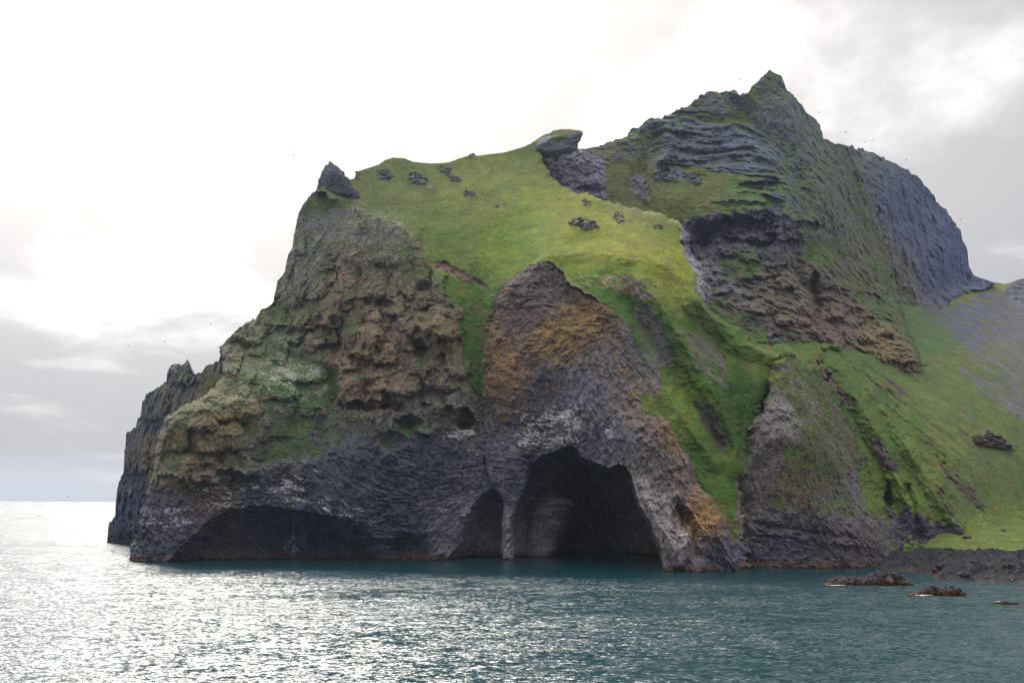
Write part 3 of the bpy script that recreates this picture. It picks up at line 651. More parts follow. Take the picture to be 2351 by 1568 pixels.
# grain of the rock: flow streaks and speckle
grain = 1 + np.clip(0.13 * STREAK[idx] * (0.35 + 0.75 * bi), -0.45, 0.6) + 0.25 * fine + 0.18 * tiny
rcol = rc * np.clip(grain, 0.4, 1.8)[:, None]
rcol = rcol * (1 - om[:, None] * 0.75) + oc * om[:, None] * 0.75 * np.clip(grain, 0.5, 1.5)[:, None]
dry = fbm(P0 + 640, 16, 4, 0.6)
gcol_ = gc * (1 + 0.25 * dry + 0.25 * fine + 0.28 * tiny + 0.22 * trk)[:, None]
gcol_ = gcol_ * (1 + np.clip(dry, -.5, .5)[:, None] * np.array([0.2, 0.0, -0.1]))
olive = sstep(0.0, 0.45, fbm(P0 + 712, 11, 4, 0.65) + 0.1)[:, None] * np.where((vi > 640) | (ui > 1390), 0.55, 0.28)[:, None]
gcol_ = gcol_ * (1 - olive) + olive * srgb([124, 114, 72]) * EXPO * (1 + 0.3 * tiny + 0.3 * trk)[:, None]
col = rcol * (1 - gm[:, None]) + gcol_ * gm[:, None]
# droppings, seen as white flecks drawn along the ledges
guano = np.full(U.shape, 0.04)
for poly, v_ in [([(280,1060),(1100,960),(1180,1290),(300,1290)], .10), ([(1190,950),(1330,930),(1335,1015),(1230,1040),(1160,1030)], .45), ([(330,1180),(400,1140),(470,1170),(430,1230),(350,1240)], .36),
    ([(430,1110),(600,1090),(720,1090),(700,1150),(540,1175),(480,1180)], .36), ([(690,1140),(800,1150),(860,1210),(780,1190)], .38), ([(1020,980),(1090,985),(1070,1015),(1010,1010)], .5),
    ([(1152,1150),(1186,1150),(1182,1285),(1152,1285)], .30), ([(1215,1140),(1325,1140),(1310,1215),(1240,1205)], .42), ([(1535,1170),(1590,1230),(1580,1275),(1545,1270),(1560,1235)], .5),
    ([(1465,1120),(1490,1150),(1520,1210),(1500,1200)], .42), ([(1375,960),(1420,970),(1410,1030),(1380,1020)], .42), ([(470,1090),(510,1090),(500,1120),(480,1115)], .55),
    ([(660,1220),(690,1215),(680,1270),(660,1275)], .42), ([(880,1230),(930,1225),(990,1270),(900,1265)], .22)]:
    paint(guano, poly, v_, soft=24)
gu_n = 0.5 + 0.5 * np.clip(0.15 * STREAK[idx] + 0.8 * fbm(P0 + 800, 1.3, 3, 0.8) + 0.7 * fbm(P0 * np.array([1, 1, 2.0]) + 850, 8, 3), -1, 1)
gum = sstep(0.0, 0.05, guano[idx] * 1.0 + 0.065 + gu_n - 1.0) * (1 - gm)
gum *= (bi > 0.15) | (reg == R_CAVE)
col = col * (1 - 0.8 * gum[:, None]) + 0.8 * gum[:, None] * np.array([0.66, 0.64, 0.62])
# white scurvy-grass flowering on the ledge
fl = np.zeros(U.shape)
paint(fl, [(595,845),(640,815),(690,830),(760,855),(778,880),(740,900),(690,930),(640,925),(610,880)], 1.0, soft=20)
fm = sstep(0.58, 0.70, 0.5 + 0.5 * (1.0 * fbm(P0 + 900, 1.1, 2, 0.8) + 1.0 * fbm(P0 + 950, 8, 2)) + 0.09) * fl[idx]
col = col * (1 - 0.7 * fm[:, None]) + 0.7 * fm[:, None] * np.array([0.42, 0.44, 0.38])
# tide band
Z = P[idx][:, 2]
tide = sstep(3.6, 0.9, Z + 2.2 * fine + 2.0 * big) * (ui > 285)
col = col * (1 - 0.7 * tide[:, None]) + 0.7 * tide[:, None] * srgb([112, 82, 60]) * EXPO * 1.25
wet = sstep(0.8, 0.2, Z); col = col * (1 - 0.6 * wet[:, None])
COLF = np.zeros(U.shape + (3,)); COLF[idx] = np.clip(col, 0.004, 0.7)
GMF = full(gm)

# ---- cut along the skyline, snap the rim, add the far side, split by mass
ok = (FT >= 0) & (P[..., 2] > -9)
Us = U.copy(); Vs = V.copy()
rim = ok[1:] & ~(FT[:-1] >= 0); t = FT[1:] / (FT[1:] - FT[:-1] + 1e-9)
sh = np.where(rim, np.clip(t, 0, 0.98) * S, 0); Vs[1:] -= sh
riml = ok[:, 1:] & ~(FT[:, :-1] >= 0); riml[1:] &= ~rim[:, 1:]; t = FT[:, 1:] / (FT[:, 1:] - FT[:, :-1] + 1e-9)
Us[:, 1:] -= np.where(riml, np.clip(t, 0, 0.98) * S, 0)
P = at(Us, Vs, Y)
quad_ok = ok[:-1, :-1] & ok[1:, :-1] & ok[:-1, 1:] & ok[1:, 1:]
tri_ids = []
ID = np.arange(U.size).reshape(U.shape)
a, b, c_, d_ = ID[:-1, :-1], ID[:-1, 1:], ID[1:, 1:], ID[1:, :-1]
q = np.stack([a, d_, c_, b], -1)
quads = q[quad_ok]; qreg = REG[1:, 1:][quad_ok]
okn = ok[:-1, :-1].astype(int) + ok[1:, :-1] + ok[:-1, 1:] + ok[1:, 1:]
three = okn == 3
qt = q[three]; okf = ok.ravel()
tris = np.array([[i for i in r if okf[i]] for r in qt], np.int64).reshape(-1, 3)
treg = REG[1:, 1:][three]
PF = P.reshape(-1, 3); CF = COLF.reshape(-1, 3); GF = GMF.ravel()
top_row = np.argmax(ok, axis=0); has = ok.any(axis=0)
top_id = ID[top_row, np.arange(GW)]; top_reg = REG[top_row, np.arange(GW)]
# the flank of the left cliff that turns away from the eye: its own rough wall instead of stretched faces
jump = ok[:, :-1] & ok[:, 1:] & (REG[:, :-1] == R_POINT) & (REG[:, 1:] == R_LEFT) & (Y[:, :-1] - Y[:, 1:] > 25)
rows_ = np.where(jump.any(axis=1))[0]; jj_ = jump.argmax(axis=1)
drop = (np.abs(Y[:-1, :-1] - Y[:-1, 1:]) > 25) & np.isin(REG[:-1, :-1], (R_POINT, R_LEFT)) & (REG[:-1, :-1] != REG[:-1, 1:])
drop_q = drop[quad_ok]; quads = quads[~drop_q]; qreg = qreg[~drop_q]
KW = 64; flank_v = np.zeros((0, 3)); flank_c = np.zeros((0, 3)); flank_f = np.zeros((0, 4), int)
if len(rows_) > 4:
    A_ = P[rows_, jj_[rows_]]; B_ = P[rows_, jj_[rows_] + 1]; k_ = np.linspace(0, 1, KW + 1)
    FV = B_[:, None] * (1 - k_)[None, :, None] + A_[:, None] * k_[None, :, None]; sh_ = FV.shape[:2]
    flat_ = FV.reshape(-1, 3); en = np.sin(np.pi * np.clip(k_ * 1.0, 0, 1))[None, :] ** 0.5
    off_ = (7.0 * (0.5 + 0.5 * fbm(flat_ + 5, 22, 4, 0.55, ridged=True)) + 2.5 * (fbm(flat_ + 55, 5, 3, 0.6) + 0.5)).reshape(sh_) * en
    FV[..., 0] += off_ + 5.0 * en
    cb_ = COLF[rows_, jj_[rows_] + 3][:, None] * (1 - k_)[None, :, None] + COLF[rows_, np.maximum(jj_[rows_] - 2, 0)][:, None] * k_[None, :, None]
    cb_ = 0.5 * cb_ + 0.5 * cb_.mean((0, 1)); cb_ = cb_ * (1 + 0.7 * fbm(flat_ + 99, 6, 4, 0.6)).reshape(sh_ + (1,))
    flank_v = FV.reshape(-1, 3); flank_c = np.clip(cb_.reshape(-1, 3), 0.004, 0.7)
    fi = np.arange(len(flank_v)).reshape(sh_); near_rows = np.diff(rows_) == 1
    flank_f = np.stack([fi[:-1, :-1], fi[:-1, 1:], fi[1:, 1:], fi[1:, :-1]], -1)[near_rows].reshape(-1, 4)
INFO = {R_HILL: ('hillside', 'green hillside and grey scree falling to the shore at right', MAT_GRASS),
 R_MOUNT: ('mountain', 'layered rocky mountain with pointed summit, patched with green turf', MAT_ROCK),
 R_RIDGE: ('far_ridge', 'bluish grey steep ridge behind the pointed summit', MAT_ROCK),
 R_FARHILL: ('distant_hill', 'distant grassy hill at the right edge behind the scree', MAT_GRASS),
 R_GRASS: ('grass_slope', 'broad bright green grass slope above the sea cliffs', MAT_GRASS),
 R_LEFT: ('sea_cliff', 'tall knobby brown sea cliff with dark basalt foot and mossy ledges at left', MAT_ROCK),
 R_POINT: ('headland_point', 'shadowed dark cliff point standing behind the left sea cliff', MAT_ROCK),
 R_ELE: ('arched_cliff', 'grey basalt cliff with trunk-like pillar and arch over the cave', MAT_ROCK),
 R_BUTT: ('cliff_buttress', 'rounded brown rock buttress with green cap right of the arch', MAT_ROCK),
 R_CAVE: ('sea_cave', 'dark sea cave with a whitish inner rock pillar', MAT_ROCK)}
BACK = [(1.5, 0.3), (6, 2.0), (16, 9), (38, 32), (75, 85), (120, 400)]
for rid, (nm, lab, mat) in INFO.items():
    fq = quads[qreg == rid]; ft = tris[treg == rid]
    used = np.unique(np.concatenate([fq.ravel(), ft.ravel()]))
    remap = np.full(U.size, -1, np.int64); remap[used] = np.arange(len(used))
    vv = PF[used]; cc = CF[used]
    f4 = [remap[fq]]
    t3 = remap[ft]; f4.append(np.concatenate([t3, t3[:, 2:3]], 1)) if False else None
    faces = remap[fq]; vl = [vv]; cl_ = [cc]; base = len(vv); extra = []
    if rid == R_LEFT and len(flank_f):
        vl.append(flank_v); cl_.append(flank_c); extra.append(flank_f + base); base += len(flank_v)
    # far side behind the skyline
    cols = np.where(has & (top_reg == rid))[0]
    if len(cols):
        runs = np.split(cols, np.where(np.diff(cols) != 1)[0] + 1)
        for rn in runs:
            if len(rn) < 3: continue
            ring0 = PF[top_id[rn]]
            prev = remap[top_id[rn]]
            if (prev < 0).any():
                vl.append(ring0); cl_.append(CF[top_id[rn]]); prev = np.arange(len(rn)) + base; base += len(rn)
            for dy, dz in BACK:
                r = ring0.copy(); r[:, 1] += dy; r[:, 2] = np.maximum(r[:, 2] - dz, -8)
                vl.append(r); cl_.append(CF[top_id[rn]]); cur = np.arange(len(rn)) + base; base += len(rn)
                extra.append(np.stack([prev[:-1], prev[1:], cur[1:], cur[:-1]], -1)); prev = cur
    allq = np.concatenate([faces] + extra) if extra else faces
    vv = np.concatenate(vl); cc = np.concatenate(cl_)
    # triangles of every face, so rim triangles fit the same array
    T = np.concatenate([allq[:, [0, 1, 2]], allq[:, [0, 2, 3]], t3])
    me = np_mesh(nm, vv, T, mat is MAT_GRASS); set_col(me, cc)
    o = link(nm, me, mat); tag(o, lab, kind='structure')

def surf(u, v):
    """point of the built ground seen at (u, v) of the measuring frame"""
    j = int(np.clip(round((u - us[0]) / S), 0, GW - 1)); i = int(np.clip(round((v - vs_[0]) / S), 0, GH - 1))
    return P[i, j], Y[i, j], COLF[i, j]

# ------------------------------------------------------------------ sea
def sea():
    # finer ripples where the water is near, coarser towards the horizon
    uu = np.concatenate([np.arange(-2600, -250, 60), np.arange(-250, 2620, 2.2), np.arange(2620, 5000, 60)])
    vv = np.concatenate([[1155.2, 1155.8, 1156.6, 1158, 1160, 1163, 1167, 1172], np.arange(1177, 1640, 1.35), [1700, 1800, 2000, 2400, 3200, 6000]])
    x = (uu[None] - W0 / 2) / FPX; yy = np.clip(28.0 * FPX / (vv - 1153.0), 0, 14000.0)
    X = x * np.maximum(yy, 40)[:, None]; Yw = yy[:, None] * np.ones_like(x)
    P_ = np.stack([X.ravel(), Yw.ravel(), np.zeros(X.size)], -1)
    # how ruffled the surface is: slack water under the cliffs, breeze outside
    lee = sstep(452, 345, P_[:, 1] + 34 * fbm(P_, 80, 3)) * 0.8 + 0.2
    lee = np.maximum(lee, sstep(-20, -190, P_[:, 0] + 50 * fbm(P_ + 9, 50, 3)))
    lee = np.maximum(lee, 0.75 * sstep(125, 170, P_[:, 0] + 20 * fbm(P_ + 19, 50, 2)))
    gust = 0.95 + 0.8 * fbm(P_ * np.array([0.5, 1.2, 1]) + 33, 42, 3)
    rip = np.clip(lee * np.clip(gust, 0.35, 1.4), 0.08, 1.3)
    nv, nu = X.shape; ID = np.arange(X.size).reshape(X.shape)
    q = np.stack([ID[:-1, :-1], ID[1:, :-1], ID[1:, 1:], ID[:-1, 1:]], -1).reshape(-1, 4)
    P_[:, 2] = 0.10 * fbm(P_, 9, 2) * rip
    me = np_mesh('sea', P_, q, True)
    a_ = me.attributes.new('ripple', 'FLOAT', 'POINT'); a_.data.foreach_set('value', rip.astype(np.float32))
    m, n, l, b = new_mat('sea_water')
    b.inputs['Base Color'].default_value = (0.003, 0.036, 0.048, 1)
    b.inputs['Roughness'].default_value = 0.2; b.inputs['IOR'].default_value = 1.333
    geo = n.new('ShaderNodeNewGeometry'); at_ = n.new('ShaderNodeAttribute'); at_.attribute_name = 'ripple'
    def vm(op, a, b_=None, sc=None):
        k = n.new('ShaderNodeVectorMath'); k.operation = op
        for i_, x_ in enumerate((a, b_)):
            if x_ is None: continue
            if isinstance(x_, tuple): k.inputs[i_].default_value = x_
            else: l.new(x_, k.inputs[i_])
        if sc is not None:
            if isinstance(sc, float): k.inputs['Scale'].default_value = sc
            else: l.new(sc, k.inputs['Scale'])
        return k.outputs[0]
    def slope(scale, rot, st, det, rough, k_):
        mp = n.new('ShaderNodeMapping'); l.new(geo.outputs['Position'], mp.inputs[0]); mp.inputs['Scale'].default_value = st; mp.inputs['Rotation'].default_value = (0, 0, rot)
        t = n.new('ShaderNodeTexNoise'); l.new(mp.outputs[0], t.inputs['Vector']); t.inputs['Scale'].default_value = scale; t.inputs['Detail'].default_value = det; t.inputs['Roughness'].default_value = rough
        return vm('MULTIPLY', vm('SUBTRACT', t.outputs['Color'], (0.5, 0.5, 0.5)), (k_ * 0.85, k_, 0.0))
    sl = vm('ADD', slope(0.30, 0.2, (0.55, 1.0, 1), 2, 0.6, 0.9), slope(1.6, -0.15, (0.5, 0.9, 1), 3, 0.7, 2.7))
    sl = vm('SCALE', vm('ADD', sl, (0.0, -0.15, 0.0)), sc=at_.outputs['Fac'])
    nr = vm('NORMALIZE', vm('ADD', sl, geo.outputs['Normal']))
    l.new(nr, b.inputs['Normal'])
    return tag(link('sea', me, m), 'rippled teal and silvery sea in front of the cliffs', kind='structure')
sea()

# ------------------------------------------------------------------ lava shore and grass terrace at right
def shore():
    line = [(1960,1296),(1990,1299),(2020,1303),(2051,1308),(2100,1312),(2140,1315),(2156,1319),(2136,1329),(2150,1331),(2208,1332),(2280,1336),(2351,1339),(2500,1346),(2700,1352)]
    lu = np.array(line, float); wY = water_Y(lu[:, 0], lu[:, 1]); SL = at(lu[:, 0], lu[:, 1], wY)[:, :2]
    xs = np.arange(140, 345, 0.55); ys = np.arange(318, 545, 0.55)
    X, Yg = np.meshgrid(xs, ys)
    poly = [tuple(p) for p in SL] + [(420, 330), (420, 640), (120, 640), (120, 470)]
    Pn = np.stack([X.ravel(), Yg.ravel(), np.zeros(X.size)], -1)
    wx = (fbm(Pn, 16, 3, 0.6) * 7).reshape(X.shape); wy = (fbm(Pn + 60, 16, 3, 0.6) * 7).reshape(X.shape)
    ins = inside(poly, X + wx, Yg + wy); d = seg_dist(SL, X + wx, Yg + wy)
    d = np.where(ins, d, -d)
    yb = np.interp(X, [150, 194, 199, 207, 230, 300], [520, 480, 469, 457, 450, 441]) + fbm(Pn + 5, 9, 3).reshape(X.shape) * 4
    rdg = fbm(Pn + 15, 13, 4, 0.55, ridged=True).reshape(X.shape); rg2 = fbm(Pn + 35, 4, 3, 0.6, ridged=True).reshape(X.shape)
    w1, w2 = worley(Pn + 77, 4.5); w1 = w1.reshape(X.shape); w2 = w2.reshape(X.shape)
    base = 6.4 * (1 - np.exp(-np.maximum(d, 0) / 16.0))
    lava = base + np.clip(d / 8, 0, 1) * (3.0 * rdg + 1.6 * rg2 - 2.6 * np.clip(w1, 0, 1) ** 2 + 0.3) - 0.2
    lava = np.where(d < 0, np.maximum(d * 0.5, -4) , lava)
    gr = Yg - yb
    terr = 7.0 + np.clip(gr, 0, 100) * 0.20 + 0.35 * rdg + 0.8 * sstep(16, 22, gr + 4 * rdg)
    k = sstep(-2.5, 1.5, gr)
    Zg = lava * (1 - k) + terr * k
    Pn[:, 2] = Zg.ravel()
    tiny = fbm(Pn + 3, 1.5, 3, 0.6).reshape(X.shape)
    lavac = srgb([64, 62, 68]) * 0.7; weed = srgb([108, 78, 46]) * 0.8; turf = srgb([140, 158, 76]) * 0.92; turf2 = srgb([112, 126, 66]) * 0.8
    weedm = sstep(2.5, 1.0, Zg + 1.4 * rg2 + 1.6 * rdg + 0.6 * tiny)[..., None]
    col = lavac * (1 + 0.45 * tiny + 0.2 * rg2)[..., None]
    col = col * (1 - weedm) + weed * (1 + 0.5 * tiny)[..., None] * weedm
    tf = (turf + (turf2 - turf) * sstep(-0.2, 0.3, rdg)[..., None]) * (1 + 0.3 * tiny)[..., None]
    kk = sstep(-0.5, 1.0, gr + 2.5 * tiny)[..., None]
    col = col * (1 - kk) + tf * kk
    ID = np.arange(X.size).reshape(X.shape)
    q = np.stack([ID[:-1, :-1], ID[:-1, 1:], ID[1:, 1:], ID[1:, :-1]], -1)
    keep = (Zg[:-1, :-1] > -1.5) | (Zg[1:, 1:] > -1.5)
    turfq = (gr[:-1, :-1] > 0.3) & keep
    for nm, mask, lab, mat in (('lava_shore', keep & ~turfq, 'dark lava rock shore with brown weed along the waterline at right', MAT_LAVA),
                               ('grass_terrace', turfq, 'flat light green grass terrace above the dark lava shore', MAT_GRASS)):
        f = q[mask]; used = np.unique(f); rm = np.full(X.size, -1, np.int64); rm[used] = np.arange(len(used))
        me = np_mesh(nm, Pn[used], rm[f], nm != 'lava_shore'); set_col(me, np.clip(col.reshape(-1, 3)[used], 0.004, 0.7))
        tag(link(nm, me, mat), lab, kind='structure')
    def height(x, y):
        return float(Zg[int(np.clip((y - 318) / 0.55, 0, X.shape[0] - 1)), int(np.clip((x - 140) / 0.55, 0, X.shape[1] - 1))])
    return height
shore_height = shore()

# ------------------------------------------------------------------ solids from an outline: a rim, front and back swellings
def outline_rock(name, outline, Y0, thick, colf, rough=1.0, rings=9, lean=0.0, mat=MAT_ROCK, step=2.2, seed=0, boxy=False):
    pl = np.array(outline, float); pts = []
    for k in range(len(pl)):
        a, b = pl[k], pl[(k + 1) % len(pl)]; n = max(1, int(np.hypot(*(b - a)) / step))
        for j in range(n): pts.append(a + (b - a) * j / n)
    pts = np.array(pts); n = len(pts); c = pts.mean(0)
    sc = Y0 / FPX
    vl = []; uvl = []
    ts = [1.0] + [math.sqrt(1 - ((k + 1) / rings) ** 2) for k in range(rings - 1)]
    for side in (-1, 1):
        for t in ts if side < 0 else ts[1:]:
            uv = c + (pts - c) * t
            th = thick * (min(1.0, (1 - t) * 2.2) ** 0.75 if boxy else math.sqrt(max(0, 1 - t * t)) ** 0.8)
            Yv = Y0 + side * th + lean * (uv[:, 1] - c[1]) * sc
            vl.append(at(uv[:, 0], uv[:, 1], Yv)); uvl.append(uv)
        uv = c[None]; vl.append(at(uv[:, 0], uv[:, 1], np.array([Y0 + side * thick]))); uvl.append(uv)
    R_ = len(ts); f = []
    ring = lambda k: np.arange(n) + k * n
    for k in range(R_ - 1):
        a, b = ring(k), ring(k + 1)
        for j in range(n): f += [(a[j], a[(j + 1) % n], b[(j + 1) % n]), (a[j], b[(j + 1) % n], b[j])]
    cf = R_ * n
    f += [(ring(R_ - 1)[j], ring(R_ - 1)[(j + 1) % n], cf) for j in range(n)]
    o2 = cf + 1; rb = lambda k: (np.arange(n) + o2 + (k - 1) * n) if k > 0 else ring(0)
    for k in range(R_ - 1):
        a, b = rb(k), rb(k + 1)
        for j in range(n): f += [(a[j], b[(j + 1) % n], a[(j + 1) % n]), (a[j], b[j], b[(j + 1) % n])]
    cb = o2 + (R_ - 1) * n
    f += [(rb(R_ - 1)[j], cb, rb(R_ - 1)[(j + 1) % n]) for j in range(n)]
    vv = np.concatenate(vl); uv = np.concatenate(uvl)
    s_ = thick * rough
    nz_ = fbm(vv + seed, max(1.2, thick * 0.5), 4, 0.65, ridged=True)
    cen = vv.mean(0); dirv = (vv - cen) / (np.linalg.norm(vv - cen, axis=1, keepdims=True) + 1e-6)
    vv = vv + dirv * (nz_ * 0.12 * s_)[:, None]
    fine_ = fbm(vv + 31 + seed, 1.7, 3, 0.6)
    me = np_mesh(name, vv, np.array(f), False)
    set_col(me, np.clip(colf(vv, uv, fine_), 0.004, 0.7))
    return link(name, me, mat)
def boulder_mesh(sx, sy, sz, seed, npts=34):
    r = np.random.default_rng(seed)
    v = r.normal(size=(npts, 3)); v /= np.linalg.norm(v, axis=1, keepdims=True); v *= r.uniform(0.72, 1.0, (npts, 1))
    v[:, 2] = np.clip(v[:, 2], -0.8, 0.75)
    v *= np.array([sx, sy, sz])
    bm = bmesh.new()
    for p_ in v: bm.verts.new(p_)
    bmesh.ops.convex_hull(bm, input=bm.verts)
    for vt in [x for x in bm.verts if not x.link_faces]: bm.verts.remove(vt)
    bmesh.ops.bevel(bm, geom=list(bm.edges), offset=min(sx, sz) * 0.05, segments=1, affect='EDGES')
    me = bpy.data.meshes.new('boulder'); bm.to_mesh(me); bm.free()
    return me
GREYR = srgb([116, 116, 120]) * 1.15; DARKR = srgb([116, 118, 128]) * 1.1; OLIVE = srgb([106, 122, 68]) * 0.8; TALUS = srgb([120, 116, 118]) * 1.15
def plain(c, amt=0.35):
    return lambda vv, uv, fn: c[None] * (1 + amt * fn)[:, None]
def capcol(line):
    la = np.array(line, float)
    def f(vv, uv, fn):
        k = sstep(-3, 3, np.interp(uv[:, 0], la[:, 0], la[:, 1]) - uv[:, 1] + 5 * fn)[:, None]
        return (DARKR * (1 - k) + OLIVE * k) * (1 + 0.35 * fn)[:, None]
    return f
p = outline_rock('rock_pinnacle', [(757,374),(753,381),(748,384),(745,392),(741,397),(739,408),(735,414),(733,430),(728,442),(750,452),(780,458),(815,460),(826,452),(818,438),(808,430),(800,424),(797,412),(790,407),(788,398),(781,394),(777,386),(770,384),(764,376)],
    589, 7, plain(srgb([96, 100, 116]) * 0.76, 0.6), 2.2, rings=16, step=1.4, seed=4, lean=-0.55, boxy=True)
tag(p, 'pointed dark rock pinnacle on the left shoulder of the grass slope', 'rock pinnacle')
p = outline_rock('overhanging_crag', [(1205,348),(1214,336),(1225,328),(1237,321),(1252,312),(1265,306),(1275,303.5),(1292,300),(1306,299.5),(1325,300),(1334,302.5),(1337,307),(1336,310),(1332,313),(1331,324),(1326,330),
    (1325,338),(1322,345),(1306,350),(1281,356),(1256,360),(1230,358)], 657, 13, capcol([(1225,340),(1256,314),(1290,324),(1306,312),(1340,303)]), 1.1, rings=15, step=1.4, seed=9, boxy=True)
tag(p, 'overhanging dark crag with grassy top at the upper end of the grass slope', 'crag')
OUT = [([(864,404),(868,392),(880,387),(893,392),(903,404),(898,411),(875,412)], 'rounded grey outcrop near the left end of the grassy skyline', DARKR),
 ([(940,404),(944,396),(958,396),(968,389),(972,392),(970,408),(980,410),(984,420),(965,424),(942,420)], 'leaning dark outcrop with a scree tail high on the grass slope', DARKR),
 ([(1008,384),(1014,380),(1022,384),(1034,383),(1036,394),(1026,400),(1012,396)], 'dark outcrop just below the saddle of the grassy skyline', DARKR),
 ([(1026,398),(1040,402),(1056,408),(1060,415),(1044,418),(1030,412)], 'low grey outcrop directly below right of the saddle outcrop', GREYR),
 ([(1120,394),(1124,389),(1130,389),(1134,395),(1128,398)], 'small lone grey outcrop high on the middle of the grass slope', GREYR),
 ([(1064,444),(1068,437),(1080,439),(1096,445),(1088,449),(1072,449)], 'flat dark outcrop in the middle of the upper grass slope', DARKR),
 ([(1136,474),(1142,470),(1150,475),(1144,478)], 'tiny dark outcrop alone in the middle of the grass bowl', GREYR),
 ([(812,410),(815,395),(822,391),(828,398),(824,412)], 'small rock knob on the skyline right of the pinnacle', GREYR),
 ([(1076,360),(1078,354),(1085,352),(1092,358),(1086,363)], 'small stony bump on the middle of the grassy skyline', GREYR),
 ([(1312,512),(1316,500),(1330,497),(1350,504),(1375,518),(1378,526),(1345,527),(1322,522)], 'broken grey outcrop with dark hollow on the ridge above the arch', TALUS),
 ([(1334,462),(1342,455),(1352,462),(1354,470),(1340,470)], 'small grey rock at the top edge of the grass slope', TALUS),
 ([(1408,500),(1414,485),(1428,490),(1434,510),(1420,516)], 'patch of grey rock right of the broken ridge outcrop', TALUS),
 ([(1498,520),(1508,514),(1522,518),(1522,526),(1504,527)], 'low grey rock near the right rim of the grass slope', TALUS),
 ([(1517,580),(1520,568),(1527,570),(1529,583),(1521,586)], 'small upright grey rock on the sunlit right shoulder of the slope', TALUS),
 ([(1504,412),(1512,400),(1540,396),(1556,402),(1554,418),(1530,414)], 'dark outcrop in the turf below the layered mountain face', DARKR),
 ([(1576,404),(1592,396),(1608,404),(1612,418),(1592,424),(1578,416)], 'blocky dark outcrop right of the turf outcrop under the mountain', DARKR),
 ([(1758,776),(1768,768),(1788,770),(1806,780),(1800,788),(1772,788)], 'dark overhung rock on the green hillside below the brown cliffs', DARKR),
 ([(2236,1010),(2246,998),(2272,992),(2300,1006),(2322,1022),(2310,1030),(2270,1028),(2246,1020)], 'brownish outcrop low on the right hillside beneath the scree', srgb([98, 88, 88]) * 0.8),
 ([(1340,1000),(1340,1000.5),(1341,1000)], None, None)]
for i, (pl, lab, cc) in enumerate(OUT):
    if lab is None: continue
    a = np.array(pl, float); c = a.mean(0)
    pt, Yc_, _ = surf(c[0], min(a[:, 1].max() - 1, c[1] + 4)); wdt = (a[:, 0].max() - a[:, 0].min()) * Yc_ / FPX
    if lab.startswith('small rock knob'): Yc_ = surf(826, 412)[1]
    if lab.startswith('small stony'): Yc_ = surf(1085, 364)[1]
    o = bpy.data.objects.new('rock_outcrop', None); C.objects.link(o); o.location = at(c[0], c[1], Yc_)
    rr = np.random.default_rng(50 + i); k_ = 0; sky_ = lab.startswith('small rock knob') or lab.startswith('small stony')
    area = (a[:, 0].max() - a[:, 0].min()) * (a[:, 1].max() - a[:, 1].min()); nn = int(np.clip(area / 20, 6, 34)); tries = 0
    while k_ < nn and tries < 900:
        tries += 1
        uu = rr.uniform(a[:, 0].min(), a[:, 0].max()); vv_ = rr.uniform(a[:, 1].min(), a[:, 1].max())
        if not inside(pl, np.array([uu]), np.array([vv_]))[0]: continue
        Yq = Yc_ if sky_ else surf(uu, vv_)[1]
        if abs(Yq - Yc_) > wdt + 6: Yq = Yc_
        sz = wdt * rr.uniform(0.07, 0.19) + 0.2
        me = boulder_mesh(sz * rr.uniform(0.8, 1.5), sz * 0.9, sz * rr.uniform(0.35, 0.8), 3000 + i * 40 + k_, 16)
        fn_ = rr.uniform(0.8, 1.25); set_col(me, cc * fn_)
        b_ = link('rock', me, MAT_ROCK, o); b_.location = at(uu, vv_, Yq - 0.2 * sz) - np.array(o.location); b_.rotation_euler = tuple(rr.uniform(-.5, .5, 3)); k_ += 1
    tag(o, lab, 'rock outcrop', 'rock outcrops on the turf')

# ------------------------------------------------------------------ sea rocks: heaps of boulders standing in the water
def weed_cols(me, off, h):
    co = np.zeros(len(me.vertices) * 3, np.float32); me.vertices.foreach_get('co', co); co = co.reshape(-1, 3) + np.array(off)
    fn = fbm(co, 1.3, 2); k = sstep(h * 0.62, h * 0.30, co[:, 2] + fn * 0.9)[:, None]
    c = srgb([84, 76, 82]) * 0.75 * (1 - k) + srgb([112, 78, 44]) * 0.75 * k
    set_col(me, np.clip(c * (1 + 0.5 * fn)[:, None], 0.004, 0.7))
def sea_rock(label, u0, u1, vb, prof, depth, n, seed):
    r = np.random.default_rng(seed)
    uc = (u0 + u1) / 2; Yb = float(water_Y(uc, vb)); base = at(uc, vb, Yb); wd = (u1 - u0) * Yb / FPX
    root = bpy.data.objects.new('sea_rock', None); C.objects.link(root); root.location = (base[0], base[1] + depth / 2, 0)
    tag(root, label, 'sea rock', 'rocks standing in the water')
    for k in range(n):
        f = (k + r.uniform(0.1, 0.9)) / n; h = float(np.interp(f, [p_[0] for p_ in prof], [p_[1] for p_ in prof]))
        for lay_ in range(2 if h > 1.6 else 1):
            sx = wd / n * r.uniform(0.7, 1.3); sy = depth * r.uniform(0.18, 0.34); sz = h * (0.75 if lay_ == 0 else 0.62) * r.uniform(0.75, 1.2)
            y = r.uniform(-0.3, 0.3) * depth * (0.9 if lay_ == 0 else 0.4) - (0.12 * depth if lay_ == 0 else -0.1 * depth)
            z = h * 0.28 if lay_ == 0 else h * 0.62
            me = boulder_mesh(sx, sy, sz, seed * 100 + k * 3 + lay_)
            off = ((f - 0.5) * wd, y, z); weed_cols(me, off, max(h, 2.0))
            o = link('boulder', me, MAT_LAVA, root); o.location = off; o.rotation_euler = (0, r.uniform(-.2, .25), r.uniform(-.4, .4))
sea_rock('largest brown and grey rock islet standing in the water off the lava shore', 1900, 2104, 1344, [(0,.5),(.1,1.4),(.2,2.9),(.35,2.6),(.5,2.6),(.6,4.2),(.8,4.4),(.92,2.4),(1,.5)], 9, 22, 3)
